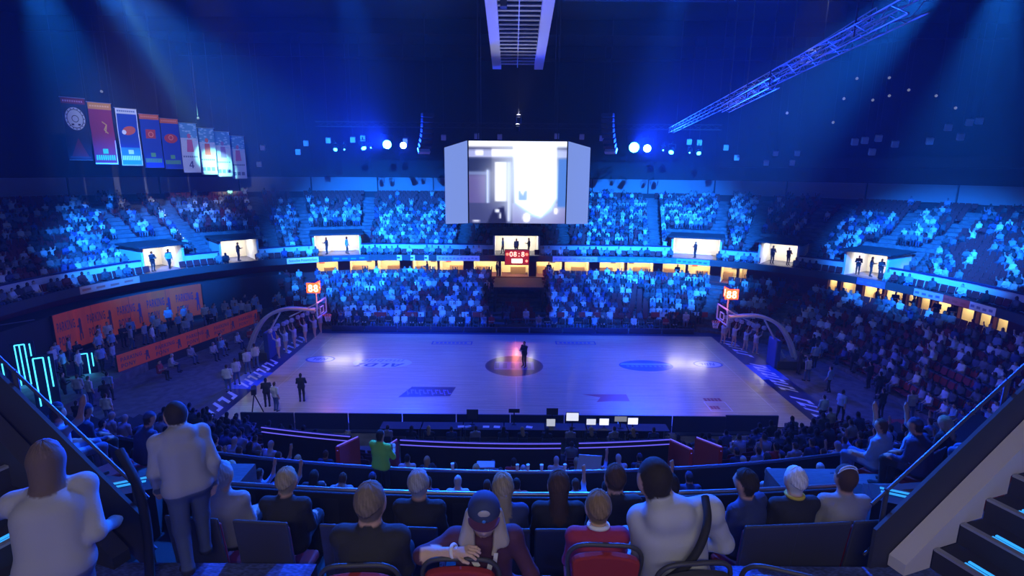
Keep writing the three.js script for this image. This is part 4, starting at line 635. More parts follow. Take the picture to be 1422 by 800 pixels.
// rail walls
function rail(name, f, h, x0, x1, label, glowing) {
  const o = thing(name, label, 'rail', [0, 0, 0]);
  mesh('panel', nearWall(f, f + 0.06, h - 1.1, h - 0.04, x0, x1), M.black, o);
  const pts = []; for (let x = x0; x <= x1 + 0.01; x += (x1 - x0) / 12) pts.push(nearP(x, f + 0.03, h)); mesh('top_rail', tube(pts, 0.028, 40), M.steel, o); return o;
}
rail('stand_rail', 10.35, 6.5, -9.5, 10.8, 'long dark barrier with a bright steel top rail across the near stand');
rail('front_rail', 5.5, 9.1, -3.8, 3.8, 'low dark barrier with thin rail before the seat row below the walkway');
// front barrier of the near stand with violet light strips, broken by two stair openings
const VIOLET = lin(0.22, 0.16, 1.0);
function litBarrier(x0, x1, label) {
  const o = thing('lit_barrier', label, 'barrier', [0, 0, 0]);
  mesh('panel', nearWall(13.95, 14.05, 4.1, 5.22, x0, x1), M.black, o);
  for (const h of [5.24, 5.1]) { const pts = []; for (let i = 0; i <= 6; i++) pts.push(nearP(x0 + (x1 - x0) * i / 6, 13.92, h)); mesh('light_strip', tube(pts, 0.016, 20, 5), glow(0.16, 0.13, 1, 0.9), o); }
  return o;
}
litBarrier(-7.3, -4.55, 'red front barrier with violet light strips left of the stair opening by the steward'); litBarrier(-3.1, 1.4, 'long front barrier with violet light strips before the tables'); litBarrier(1.9, 4.5, 'short front barrier with violet light strips beside the right stair opening');
function stairWall(x, label, sgn) { // red side wall of a stair opening, its top edge slopes down to the court
  const o = thing('stair_side_wall', label, 'wall', [x, 0, -(12.4 + KX * x * x)]);
  const sh = new THREE.Shape(); sh.moveTo(0, 4.0); sh.lineTo(1.75, 3.5); sh.lineTo(1.75, 5.1); sh.lineTo(0, 5.75); sh.closePath(); const g = new THREE.ExtrudeGeometry(sh, { depth: 0.1, bevelEnabled: false }); g.rotateY(Math.PI / 2); mesh('panel', g, M.redPanel, o);
  for (const k of [0, 0.12]) mesh('light_strip', bar(V(0.05, 5.78 - k, 0), V(0.05, 5.13 - k, -1.75), 0.018), glow(0.16, 0.13, 1, 0.9), o);
}
stairWall(-4.45, 'red sloped side wall with violet strips next to the steward', 1); stairWall(-3.3, 'dark red sloped side wall with violet strips opposite the steward', 1); stairWall(5.35, 'bright red sloped side wall with violet strips by the right opening', -1); stairWall(4.55, 'inner sloped side wall with violet strips by the right opening', -1);
// ---------------------------------------------------------------- seats and spectators of the near rows
const nearLab = 'red stadium seat with dark rear shell in the near stand rows', nearGroup = 'seats of the near stand';
const gapNear = (x, f) => (f > 10 && ((x > -4.85 && x < -2.95) || (x > 4.15 && x < 5.85))) || Math.abs(x) > 15;
for (const [f, h, x0, x1, fill, where] of [[8.1, 6.15, -8.6, 8.8, 0.5, 'behind the steel barrier'], [9.3, 5.8, -9.4, 9.8, 0.68, 'against the steel barrier'], [10.98, 4.85, -11, 11.5, 0.8, 'above the violet barrier'], [11.98, 4.5, -12, 12.5, 0.8, 'above the violet barrier'], [12.98, 4.15, -12.8, 13.4, 0.75, 'above the violet barrier']])
  for (let x = x0; x <= x1; x += 0.56) { if (gapNear(x, f)) continue; const p = nearP(x, f, h), t = nearTurn(x); seat(p, t, 'red seat with dark rear shell ' + where, nearGroup + ' ' + where); if (rnd() < fill) { const k = pick(KINDS); person(k, p, t + rr(-0.15, 0.15), `seated spectator in ${k.n} ${where}`, 'near stand spectators ' + where, rr(0.88, 0.98)); } }
// side blocks near the stairs
for (const [f, h, xs, fill] of [[5.6, 8.45, [5.8, 6.42, 7.04, 7.66], 0.75], [6.6, 8.0, [5.9, 6.52, 7.14, 7.76, 8.38], 0.7], [7.6, 7.5, [6.0, 6.62, 7.24, 7.86, 8.48], 0.7]])
  for (const x0 of xs) for (const sg of [-1, 1]) { const x = sg * x0, p = nearP(x, f, h), t = nearTurn(x) + sg * 0.35; seat(p, t, 'red seat with dark rear shell in the side block by the stairs', 'side block seats by the stairs'); if (rnd() < fill) { const k = pick(KINDS); person(k, p, t, `seated spectator in ${k.n} by the side stairs`, 'side block spectators by the stairs', rr(0.94, 1.04)); } }
for (const sg of [-1, 1]) struct('side_block', merge([0, 1, 2].map(i => { const b = box(4.8, 0.5, 1.05, sg * (6.95), [8.2, 7.75, 7.25][i], -(5.6 + i + 0.75)); return b; })), M.concrete);
// the dark rows between the violet barrier and the tables
const darkSeats = [], darkPeople = [];
for (let i = 0; i < 6; i++) { const f = 15.35 + i * 0.9, h = 2.8 - i * 0.4; for (let x = -13 - i * 0.5; x < 13.5 + i * 0.5; x += 0.56) { if (gapNear(x, f)) continue; const p = nearP(x, f, h), t = nearTurn(x); darkSeats.push([p, t, 1, null]); if (rnd() < (Math.abs(x) > 6.5 ? 0.45 : 0.16)) darkPeople.push([p, t + rr(-0.3, 0.3), rr(0.95, 1.05), pick([[0.06, 0.06, 0.07], [0.05, 0.07, 0.2], [0.3, 0.3, 0.34], [0.02, 0.02, 0.02]])]); } }
// ---------------------------------------------------------------- row below the walkway: seats and hand placed people
function hero(label, kind, po, bo, col, res, p, turn, scale = 1) { const j = pose(kind, po), b = bonesOf(j, { detail: 1, ...bo }); const g = paint(march(b, res, bo.k ?? 0.04), b, j, { shoe: C.black, ...col }); const m = mesh('person', g, bodyMat); m.position.copy(p); m.rotation.y = turn; m.scale.setScalar(scale); tag(m, label, 'person'); if (!col.capC && !bo.bald) mesh('hair', hairCap(j.hed, col.hair, bo.longHair ? 1.06 : 1), bodyMat, m); return { m, j, b }; }
const headTop = 1.275; // seated
const rowA = [];
function seatedAt(px, py, h, top = headTop) { return onLevel(px, py, h + top); }
for (const [px, py, label, po, bo, col, turn, sc] of [
  [316, 634, 'man with short pale grey hair and light collar in the row below the walkway', {}, { fat: 1.05 }, { skin: C.skinA, hair: C.silver, shirt: C.grey, pants: C.black }, 0.1, 1],
  [396, 645, 'person with close cropped hair and dark jacket in the row below the walkway', { tilt: 0.02 }, { longSleeve: 1 }, { skin: C.skinA, hair: C.khaki, shirt: C.black, pants: C.black }, 0.05, 0.98],
  [577, 670, 'person with tall rounded hair and black top behind the cap wearer', { tilt: -0.01 }, { longSleeve: 1 }, { skin: C.skinA, hair: C.grey, shirt: C.black, pants: C.black }, 0, 1],
  [698, 668, 'woman with long straight grey brown hair below the walkway', {}, { longHair: 1 }, { skin: C.skinC, hair: C.khaki, shirt: C.navy, pants: C.black }, 0, 0.98],
  [778, 668, 'woman with long straight dark blond hair and thin shoulder straps', {}, { longHair: 1 }, { skin: C.skinC, hair: C.brown, shirt: C.black, pants: C.black }, 0, 1],
  [856, 652, 'man with thinning dark hair and black shirt below the walkway', { lean: 0.06 }, { fat: 1.08 }, { skin: C.skinA, hair: C.brown, shirt: C.black, pants: C.black }, 0, 1.02],
  [928, 652, 'person with round dark hair beside the bearded man', {}, { longSleeve: 1 }, { skin: C.skinB, hair: C.dark, shirt: C.navy, pants: C.black }, -0.1, 0.98],
  [1030, 641, 'bearded man in dark jacket looking sideways below the walkway', { tilt: -0.02 }, { longSleeve: 1, fat: 1.06 }, { skin: C.skinA, hair: C.dark, shirt: C.navy, pants: C.black }, 0.5, 1],
  [1097, 641, 'white haired person with a yellow collar below the walkway', {}, { longSleeve: 1 }, { skin: C.skinC, hair: C.white, shirt: C.black, pants: C.black, collar: C.gold }, 0, 1],
  [1160, 633, 'person in a dark cap with white curved stripes below the walkway', {}, { longSleeve: 1 }, { skin: C.skinA, hair: C.brown, shirt: C.grey, pants: C.black, capC: C.denim }, -0.15, 1]]) {
  const p0 = seatedAt(px, py, 8.7), x = p0.x, p = nearP(x, 4.5, 8.7); rowA.push(x); const H0 = hero(label, 'sit', po, bo, col, 58, p, nearTurn(x) + turn, sc);
  if (col.collar) { const t = new THREE.TorusGeometry(0.075, 0.016, 8, 20); t.rotateX(Math.PI / 2); t.translate(0, 1.02, 0.01); mesh('collar', t, std(lin(...C.gold), 0.8), H0.m); }
  if (label.includes('curved stripes')) for (const k of [0, 1]) { const t = new THREE.TorusGeometry(0.088 - k * 0.012, 0.007, 6, 20, Math.PI); t.rotateX(0.35); t.translate(0, 1.2 + k * 0.035, 0.01); t.rotateY(0); mesh('cap_stripe', t, std(lin(...C.white), 0.8), H0.m); }
}
{ for (const x of [-3.1, -1.35, 1.35]) if (!rowA.some(a => Math.abs(a - x) < 0.5)) rowA.push(x);
  for (const x of rowA) { const o = seat(nearP(x, 4.5, 8.7), nearTurn(x), 'seat with dark rear shell in the row just below the walkway', 'seats just below the walkway'); o.scale.y = 1.2; o.position.z += 0.07; o.children[0].position.y = -0.07; const a = o.children.find(c => c.name === 'armrest'); if (a) o.remove(a); } }
// ---------------------------------------------------------------- people and loose chairs on the walkway
function looseChair(label, p, turn, mat) {
  const o = thing('stacking_chair', label, 'chair', [p.x, p.y, p.z], turn);
  const s = new THREE.Shape(); s.moveTo(-0.155, 0); s.lineTo(0.155, 0); s.bezierCurveTo(0.175, 0.15, 0.2, 0.28, 0.195, 0.33); s.bezierCurveTo(0.18, 0.4, -0.18, 0.4, -0.195, 0.33); s.bezierCurveTo(-0.2, 0.28, -0.175, 0.15, -0.155, 0);
  const b = new THREE.ExtrudeGeometry(s, { depth: 0.03, bevelEnabled: true, bevelSize: 0.012, bevelThickness: 0.012, bevelSegments: 2 }); b.rotateX(0.16); b.translate(0, 0.52, 0.27); mesh('back_panel', b, mat, o);
  const fr = tube([V(-0.2, 0.42, 0.2), V(-0.215, 0.62, 0.24), V(-0.225, 0.86, 0.29), V(-0.17, 0.93, 0.31), V(0, 0.945, 0.315), V(0.17, 0.93, 0.31), V(0.225, 0.86, 0.29), V(0.215, 0.62, 0.24), V(0.2, 0.42, 0.2)], 0.015, 50, 8); mesh('back_frame', fr, M.seatShell, o);
  mesh('seat', rbox(0.44, 0.05, 0.43, 0, 0.365, 0, 0.02), mat, o);
  for (const [x, z, zz] of [[-0.2, 0.19, 0.26], [0.2, 0.19, 0.26], [-0.2, -0.19, -0.22], [0.2, -0.19, -0.22]]) mesh('leg', bar(V(x, 0.36, z), V(x * 1.05, 0, zz), 0.014), M.steel, o); return o;
}
{
  const at = (px, py) => { const p = onLevel(px, py, WALK + 1.27); p.y = WALK; return p; };
  // man in black seen from behind
  const p1 = at(512, 676); looseChair('red backed chair under the man with short grey hair', V(p1.x - 0.02, WALK, p1.z - 0.02), 0.05, M.seatRed);
  hero('broad man with short grey hair and black T shirt seen from behind', 'sit', {}, { fat: 1.1 }, { skin: C.skinA, hair: [0.16, 0.12, 0.09], shirt: C.black, pants: C.black }, 84, p1, 0, 1.0);
  // cap wearer turned to the camera, forearm along a chair back
  const p2 = at(672, 676), set = { shoR: V(0.18, 0.93, -0.03), elbR: V(0.38, 0.9, -0.14), wriR: V(0.16, 0.975, -0.22), shoL: V(-0.18, 0.93, -0.02), elbL: V(-0.3, 0.68, -0.06), wriL: V(-0.3, 0.47, -0.22), hed: V(0, 1.13, -0.1), nek: V(0, 1.0, -0.03), kneR: V(0.05, 0.5, 0.4), ankR: V(0.05, 0.08, 0.4), toeR: V(0.05, 0.045, 0.55), kneL: V(-0.42, 0.52, 0.0), ankL: V(-0.46, 0.08, 0.05), toeL: V(-0.6, 0.045, 0.05) };
  const j = pose('sit', { set }), bo = bonesOf(j, { detail: 1, noHandR: 1, noHandL: 1, bald: 1 });
  const hand = (w, d, side, up) => { const hb = [], n = up, a = V().crossVectors(n, d).normalize().multiplyScalar(side); const at2 = (f, s2, u) => w.clone().addScaledVector(d, f).addScaledVector(a, s2).addScaledVector(n, u); hb.push({ p: w.clone(), q: at2(0.02, 0, 0), r0: 0.03, r1: 0.028, t: 'skin' }); for (const s2 of [-0.028, -0.01, 0.01, 0.028]) hb.push({ p: at2(0.015, s2 * 0.7, 0), q: at2(0.075, s2, 0.008), r0: 0.016, r1: 0.013, t: 'skin', k: 0.015 }); [[-0.03, 0.055], [-0.01, 0.068], [0.01, 0.064], [0.03, 0.05]].forEach(([s2, l]) => { const k1 = at2(0.085, s2, 0.008), k2 = at2(0.085 + l * 0.55, s2 * 1.12, -0.004), k3 = at2(0.085 + l * 0.8, s2 * 1.15, -0.026); hb.push({ p: k1, q: k2, r0: 0.0095, r1: 0.0088, t: 'skin', k: 0.004 }, { p: k2, q: k3, r0: 0.0088, r1: 0.0078, t: 'skin', k: 0.004 }); }); const t1 = at2(0.03, 0.036, -0.002), t2 = at2(0.06, 0.058, -0.01), t3 = at2(0.088, 0.062, -0.022); hb.push({ p: t1, q: t2, r0: 0.013, r1: 0.011, t: 'skin', k: 0.008 }, { p: t2, q: t3, r0: 0.0105, r1: 0.009, t: 'skin', k: 0.004 }); return march(hb, 56, 0.012); };
  const col2 = { skin: C.skinC, hair: C.fair, shirt: [0.075, 0.022, 0.055], pants: C.sky, shoe: C.white, bald: 1 };
  const gb = paint(march(bo, 88, 0.04), bo, j, col2), hands = [['R', -1, V(0.25, 0.95, -0.1).normalize()], ['L', 1, V(-0.9, 0.3, -0.3).normalize()]].map(([k, s, n]) => { const d = j['wri' + k].clone().sub(j['elb' + k]).normalize(); n.addScaledVector(d, -n.dot(d)).normalize(); const g = hand(j['wri' + k].clone(), d, s, n), c = new Float32Array(g.attributes.position.count * 3); for (let i = 0; i < c.length; i += 3) c.set(C.skinC, i); g.setAttribute('color', new THREE.BufferAttribute(c, 3)); return g; });
  const all = mergeGeometries([gb, ...hands]); const m2 = mesh('person', all, bodyMat); m2.position.copy(p2); m2.rotation.y = Math.PI + 0.05; tag(m2, 'person in navy cap and maroon lettered shirt turned round over a red chair', 'person');
  const hd = j.hed, dome = new THREE.SphereGeometry(0.106, 24, 12, 0, 7, 0, Math.PI * 0.52); dome.scale(0.95, 1.05, 1.08); const brim = new THREE.CylinderGeometry(0.1, 0.1, 0.012, 24, 1, false, Math.PI * 0.5, Math.PI); brim.scale(0.95, 1, 1.0); brim.translate(0, -0.0, -0.07); 
  const tilt = (g, y = 0.05) => { g.rotateX(-0.2); g.translate(hd.x, hd.y + y, hd.z + 0.0); return g; };
  mesh('cap', tilt(dome), std(lin(...C.navy), 0.8), m2); mesh('cap_brim', tilt(brim), std(lin(0.1, 0.03, 0.1), 0.8), m2);
  const pat = new THREE.SphereGeometry(0.032, 16, 8); pat.scale(1.15, 0.8, 0.25); pat.translate(0, 0.062, -0.098); mesh('cap_patch', tilt(pat), std(lin(0.45, 0.42, 0.4), 0.9), m2);
  const dot = new THREE.SphereGeometry(0.012, 10, 8); dot.scale(1, 1, 0.4); dot.translate(0, 0.02, -0.117); mesh('cap_badge', tilt(dot), std(lin(0.05, 0.25, 0.8), 0.5), m2);
  for (const s of [-1, 1]) { mesh('hair', march([{ p: V(hd.x + s * 0.08, hd.y + 0.02, hd.z + 0.01), q: V(hd.x + s * 0.115, hd.y - 0.17, hd.z + 0.0), r0: 0.036, r1: 0.045, t: 'hair' }, { p: V(hd.x + s * 0.09, hd.y - 0.05, hd.z - 0.02), q: V(hd.x + s * 0.06, hd.y - 0.24, hd.z - 0.03), r0: 0.024, r1: 0.016, t: 'hair' }], 22, 0.03), std(lin(0.42, 0.36, 0.3), 0.9), m2); }
  mesh('shirt_print', merge([[-0.03, 0.8, 0.03, 0.13, 0.2], [0.05, 0.84, 0.035, 0.05, -0.5], [0.06, 0.74, 0.03, 0.09, -0.4], [-0.07, 0.87, 0.025, 0.07, 0.1]].map(([x, y, w, h, r]) => { const g = box(w, h, 0.006); g.rotateZ(r); g.translate(x, y, -0.16 + (y - 0.8) * 0.25); return g; })), M.paper, m2);
  mesh('wristband', (() => { const t = new THREE.TorusGeometry(0.037, 0.011, 8, 18); t.applyQuaternion(new THREE.Quaternion().setFromUnitVectors(V(0, 0, 1), j.wriR.clone().sub(j.elbR).normalize())); t.translate(j.wriR.x + 0.02, j.wriR.y, j.wriR.z + 0.015); return t; })(), M.paper, m2);
  looseChair('red backed chair under the cap wearer’s forearm', V(p2.x - 0.13, WALK, p2.z - 0.07), 0, M.seatRed);
  // child in a maroon shirt
  const p3 = onLevel(832, 686, WALK + 1.12); p3.y = WALK; looseChair('red backed chair under the child', V(p3.x + 0.02, WALK, p3.z - 0.04), -0.04, M.seatRed);
  const k3 = hero('child with short hair and crimson shirt seen from behind', 'sit', {}, { fat: 1.0 }, { skin: C.skinC, hair: [0.2, 0.13, 0.07], shirt: [0.28, 0.02, 0.07], pants: C.black }, 76, V(p3.x, WALK + 0.0, p3.z), 0, 0.88);
  { const t = new THREE.TorusGeometry(0.07, 0.018, 8, 20); t.rotateX(Math.PI / 2 - 0.2); t.translate(0, 1.03, 0.03); mesh('collar', t, M.paper, k3.m); }
  // bulky figure in a pale grey hooded top, leaning left
  const p4 = onLevel(948, 664, WALK + 1.3); p4.y = WALK;
  const h4 = hero('person in pale grey hooded top leaning over with a dark bag strap', 'sit', { tilt: -0.16, set: { che: V(-0.06, 0.86, 0.0), nek: V(-0.1, 1.03, -0.02), hed: V(-0.16, 1.19, -0.05), shoL: V(-0.22, 0.93, -0.05), shoR: V(0.16, 1.0, 0.05), elbL: V(-0.2, 0.64, -0.06), wriL: V(-0.2, 0.52, -0.22), elbR: V(0.3, 0.74, 0.03), wriR: V(0.1, 0.6, -0.2) } }, { fat: 1.25, longSleeve: 1, hood: 1 }, { skin: C.skinA, hair: C.dark, shirt: [0.42, 0.43, 0.45], pants: [0.36, 0.37, 0.4], capC: C.navy }, 86, p4, 0.25, 1.08);
  mesh('bag_strap', tube([V(0.12, 1.1, 0.06), V(0.07, 1.03, 0.17), V(0.0, 0.92, 0.225), V(-0.08, 0.8, 0.225), V(-0.16, 0.68, 0.17)], 0.024, 30, 8), M.black, h4.m);
  looseChair('dark empty chair turned aside next to the hooded person', V(p4.x + 0.62, WALK, p4.z + 0.1), -0.35, M.seatShell); looseChair('grey chair under the hooded person', V(p4.x - 0.02, WALK, p4.z + 0.02), 0.1, M.seatShell);
  // two passers-by on the left of the walkway
  const pa = onLevel(238, 800, WALK), pb = onLevel(88, 648, WALK + 1.4);
  hero('person in pale grey hooded top and jeans walking along the walkway', 'stand', { stride: 0.14, lean: 0.16 }, { longSleeve: 1, hood: 1, fat: 1.15 }, { skin: C.skinA, hair: C.dark, shirt: [0.28, 0.28, 0.29], pants: [0.06, 0.08, 0.13], capC: C.black }, 104, V(pa.x + 0.16, WALK, pa.z - 0.1), 0.7, 0.82);
  hero('person in loose pale grey top stepping towards the left stairs', 'stand', { stride: 0.2, lean: 0.22, set: { shoL: V(-0.2, 1.32, -0.22), elbL: V(-0.42, 1.2, -0.36), wriL: V(-0.5, 1.36, -0.5), wriR: V(0.3, 0.95, -0.3) } }, { longSleeve: 1, longHair: 1, fat: 1.22 }, { skin: C.skinA, hair: [0.12, 0.08, 0.06], shirt: [0.34, 0.34, 0.34], pants: [0.16, 0.16, 0.17] }, 104, V(pb.x - 0.02, WALK, pb.z + 0.15), 0.55, 0.9);
}
// ---------------------------------------------------------------- stairs at both ends of the walkway
const LEDC = [0.03, 0.35, 1.0];
function flight(sg) {
  const base = V(sg * 3.5, WALK, -3.96), run = V(sg * 0.262, 0, -0.092), across = V(sg * 0.33, 0, 0.944), o = thing('side_stairs', sg > 0 ? 'dark stairs with cyan lit nosings rising beside the white stringer wall' : 'dark stairs with cyan lit nosings rising by the walking people', 'stairs', [base.x, base.y, base.z]);
  const ang = Math.atan2(-across.z, across.x) , L = 1.9;
  for (let i = 0; i < 9; i++) {
    const p = run.clone().multiplyScalar(i), y = 0.172 * (i + 1);
    const st = new THREE.Group(); st.name = 'step'; st.position.set(p.x, 0, p.z); st.rotation.y = Math.atan2(across.x, across.z); o.add(st); // local +z runs along the nosing
    const d = 0.3; mesh('tread', box(d, y + (i ? 0 : 0), L, sg * d / 2, y / 2, L / 2), M.stepDark, st);
    mesh('nosing', box(0.05, 0.022, L, sg * 0.02, y + 0.008, L / 2), M.nosing, st);
    for (const k of [0.065, 0.115]) mesh('light_strip', box(0.022, 0.012, 1.62, sg * k, y + 0.006, 1.0), glow(...LEDC, 1.3), st);
  }
  const s = new THREE.Shape(); s.moveTo(-0.3, 0); const rl = Math.hypot(run.x, run.z); s.lineTo(-0.3, 0.1); s.lineTo(8.6 * rl, 0.172 * 9 + 0.42); s.lineTo(8.6 * rl, 0.172 * 8.6); for (let i = 8; i >= 0; i--) { s.lineTo(i * rl, 0.172 * (i + 1)); s.lineTo(i * rl, 0.172 * i); } s.closePath();
  const g = new THREE.ExtrudeGeometry(s, { depth: 0.14, bevelEnabled: false }); g.translate(0, 0, 0); g.rotateY(Math.atan2(-run.z, run.x)); const off = sg > 0 ? V(-0.05, 0, -0.14) : V(0.0, 0, 0); g.translate(off.x, 0, off.z); 
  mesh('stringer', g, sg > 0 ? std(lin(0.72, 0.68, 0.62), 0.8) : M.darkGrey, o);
  const e = run.clone().normalize(), q = (t, h) => V(e.x * t, h, e.z * t - 0.12), slope = 0.172 / rl;
  const P = new THREE.Shape(); P.moveTo(-0.55, -0.25); P.lineTo(2.6, slope * 2.6 + 0.18); P.lineTo(2.6, slope * 2.6 + 0.78); P.lineTo(-0.55, 0.28); P.closePath(); const pg = new THREE.ExtrudeGeometry(P, { depth: 0.03, bevelEnabled: false }); pg.rotateY(Math.atan2(-run.z, run.x)); pg.translate(0, 0.08, -0.2); mesh('side_panel', pg, M.darkGrey, o);
  for (const h of [0.42, 0.9]) mesh('handrail', bar(q(-0.55, h - 0.55 * slope - 0.02).add(V(0, 0, -0.14)), q(2.6, h + 2.6 * slope).add(V(0, 0, -0.14)), 0.014, 8), std(lin(0.12, 0.12, 0.15), 0.4, 0.6), o);
  for (const t of [-0.4, 0.9, 2.2]) mesh('rail_post', bar(q(t, t * slope - 0.1).add(V(0, 0, -0.14)), q(t, t * slope + 0.9).add(V(0, 0, -0.14)), 0.02, 8), M.darkGrey, o);
  if (sg < 0) mesh('rail_end', tube([q(-0.3, 1.0).add(V(0.1, 0, 0)), q(-0.45, 0.75).add(V(0.18, 0, 0.1)), q(-0.5, 0.4).add(V(0.2, 0, 0.15)), q(-0.5, 0.0).add(V(0.2, 0, 0.2))], 0.035, 20, 8), M.black, o);
  // short aisle steps beyond, with cyan strips and a small warm foot light
  const a = onLevel(sg > 0 ? 1287 : 140, sg > 0 ? 696 : 680, 9.3), w = thing('aisle_steps', sg > 0 ? 'aisle steps with cyan strips beyond the white stringer' : 'aisle steps with cyan strips beyond the left walkers', 'stairs', [a.x, 0, a.z], sg * -0.45);
  for (let i = 0; i < 4; i++) { mesh('step', box(1.0, 0.6, 0.34, 0, 8.98 - i * 0.17, -i * 0.3), M.stepDark, w); if (i < 3) for (const k of [0.1, 0.02]) mesh('light_strip', box(0.8, 0.014, 0.024, 0, 9.287 - i * 0.17, -i * 0.3 - k), glow(...LEDC, 1.1), w); }
  const fp = onLevel(sg > 0 ? 1311 : 117, sg > 0 ? 684 : 668, 9.3), fo = thing('foot_light', sg > 0 ? 'small glowing orange foot light by the right aisle steps' : 'small glowing orange foot light by the left aisle steps', 'foot light', [fp.x, 9.3, fp.z]);
  mesh('stand', new THREE.CylinderGeometry(0.05, 0.06, 0.03, 14), M.darkGrey, fo); const dm = new THREE.SphereGeometry(0.06, 14, 10); dm.scale(0.9, 1.3, 0.9); dm.translate(0, 0.09, 0); mesh('dome', dm, glow(1, 0.35, 0.1, 2.2), fo); const pl = new THREE.PointLight(lin(1, 0.45, 0.18), 0.35, 0, 2); pl.name = 'foot_lamp'; pl.position.set(0, 0.09, 0); fo.add(pl);
}
flight(1); flight(-1);

// ---------------------------------------------------------------- left lounge: platform, orange lettered boards, neon frames
const orangeTex = (w, n, seedWord) => canvasTex(w, 128, (c) => {
  c.fillStyle = '#b8482c'; c.fillRect(0, 0, w, 128); for (let i = 0; i < 14; i++) { c.fillStyle = `rgba(${rnd() < 0.5 ? 214 : 150},${rnd() < 0.5 ? 110 : 50},40,0.22)`; c.fillRect(rnd() * w, 0, 20 + rnd() * 70, 128); }
  for (let i = 0; i < n; i++) { const x = (i + 0.08) * w / n; c.fillStyle = '#3a2b52'; c.font = 'bold 42px sans-serif'; c.textAlign = 'left'; c.fillText('PARKING', x, 60, w / n * 0.62); c.fillText('PONY', x, 108, w / n * 0.42); const u = x + w / n * 0.76; c.beginPath(); c.ellipse(u, 44, 9, 12, 0, 0, 7); c.fill(); c.fillRect(u - 9, 52, 18, 34); c.fillRect(u - 12, 84, 8, 26); c.fillRect(u + 4, 84, 8, 22); c.fillRect(u - 20, 56, 14, 7); }
});
{
  const sA = sOf(V(-29, 0, -33)), sB = sOf(V(-25, 0, -43)), lo = Math.min(sA, sB), hi = Math.max(sA, sB), nP = 4;
  const o = thing('lettered_board', 'long tall orange board with dark repeated lettering behind the lounge crowd', 'sign board', [0, 0, 0]);
  const t = orangeTex(1024, 5);
  for (let i = 0; i < nP; i++) { const a = lo + (hi - lo) * i / nP, b = lo + (hi - lo) * (i + 1) / nP - 0.03, g = sweep([[-1.75, 1.0], [-1.75, 3.5]], a, b, 0.7), u = g.attributes.uv; for (let k = 0; k < u.count; k++) u.setXY(k, (hi - u.getX(k)) / (hi - lo), u.getY(k) > 1 ? 1 : 0); mesh('board_panel', g, new THREE.MeshStandardMaterial({ map: t, roughness: 0.5, emissive: 0xffffff, emissiveMap: t, emissiveIntensity: 0.16, side: THREE.DoubleSide }), o); mesh('board_back', band(-1.7, -1.55, 0.9, 3.48, a, b, 0.8), M.darkGrey, o); }
  // lower board, straight
  const a = onLevel(160, 494, 1.6), b = onLevel(358, 429, 1.6), d = b.clone().sub(a), len = Math.hypot(d.x, d.z), q = thing('lettered_board', 'lower orange board with dark lettering in front of the lounge platform', 'sign board', [a.x, 0, a.z], Math.atan2(-d.z, d.x));
  const t2 = orangeTex(1024, 5), m2 = new THREE.MeshStandardMaterial({ map: t2, roughness: 0.5, emissive: 0xffffff, emissiveMap: t2, emissiveIntensity: 0.14 });
  const W4 = 4; for (let i = 0; i < W4; i++) { const g = new THREE.BoxGeometry(len / W4 - 0.02, 1.05, 0.12), u = g.attributes.uv; for (let k = 0; k < u.count; k++) u.setX(k, (i + u.getX(k)) / W4); g.translate((i + 0.5) * len / W4, 1.08, 0); mesh('board_panel', g, [M.darkGrey, M.darkGrey, M.darkGrey, M.darkGrey, m2, M.darkGrey], q); }
  mesh('plinth', box(len, 0.56, 0.2, len / 2, 0.28, -0.02), M.black, q);
  const pl = struct('lounge_platform', sweep([[-7.4, 0], [-7.4, 0.55], [-1.5, 0.55]], S_L0, RING - 4, 1), M.concrete);
  struct('lounge_terrace', sweep([[-1.5, 0.5], [-1.5, 3.4], [0.6, 3.4]], S_L0, RING - 2, 1), M.bulkhead);
  // crowd standing and sitting on the platform and before the low board
  let n = 0; const spots = []; const free = (p, d) => { if (spots.some(q => Math.hypot(q.x - p.x, q.z - p.z) < d)) return false; spots.push(p); return true; };
  for (let i = 0; i < 400 && n < 44; i++) { const s = rr(S_L0 + 1, sOf(V(-30, 0, -30))), oo = rr(-6.2, -2.3), p = ringV(s, oo, 0.55), [x, y] = toPixel(p); if (x < 70 || x > 400 || !free(p, 0.8)) continue; n++; const k = pick(STAND); person(k, p, turnIn(s) + rr(-0.7, 0.7), `standing guest in ${k.n} on the lounge platform`, 'guests on the lounge platform', rr(0.94, 1.05)); }
  for (let i = 0; i < 60; i++) { const tt = rr(0.03, 0.97), p = a.clone().add(d.clone().multiplyScalar(tt)); p.y = 0; const nx = -d.z / len, nz = d.x / len; const off = rr(1.3, 2.6); p.x += nx * off * -1 * -1; p.z += nz * off; if (!free(p, 1.05)) continue; const k = pick(KINDS); person(k, p, turnIn(sOf(p)) + rr(-0.4, 0.4), `guest in ${k.n} sitting before the lower orange board`, 'guests before the lower orange board', 1); }
}
// red curtain wall with posts in the left and right far corners
for (const [x0, x1, y, label] of [[300, 405, 402, 'dark red curtain wall with pale posts in the left corner'], [1062, 1142, 412, 'dark red curtain wall with pale posts in the right corner']]) {
  const A = onLevel(x0, y, 2.3), B = onLevel(x1, x0 < 700 ? y - 8 : y + 8, 2.3), o = thing('curtain_wall', label, 'curtain', [A.x, 0, A.z], Math.atan2(-(B.z - A.z), B.x - A.x)), len = Math.hypot(B.x - A.x, B.z - A.z);
  const g = new THREE.PlaneGeometry(len, 1.5, 60, 1); g.translate(len / 2, 1.55, 0); const p = g.attributes.position; for (let k = 0; k < p.count; k++) p.setZ(k, 0.05 * Math.sin(p.getX(k) * 9)); g.computeVertexNormals(); mesh('curtain', g, new THREE.MeshStandardMaterial({ color: lin(0.3, 0.02, 0.03), roughness: 0.9, side: THREE.DoubleSide }), o);
  for (let i = 0; i <= 5; i++) mesh('post', bar(V(i * len / 5, 0, 0.1), V(i * len / 5, 2.4, 0.1), 0.03), M.whiteMetal, o);
}
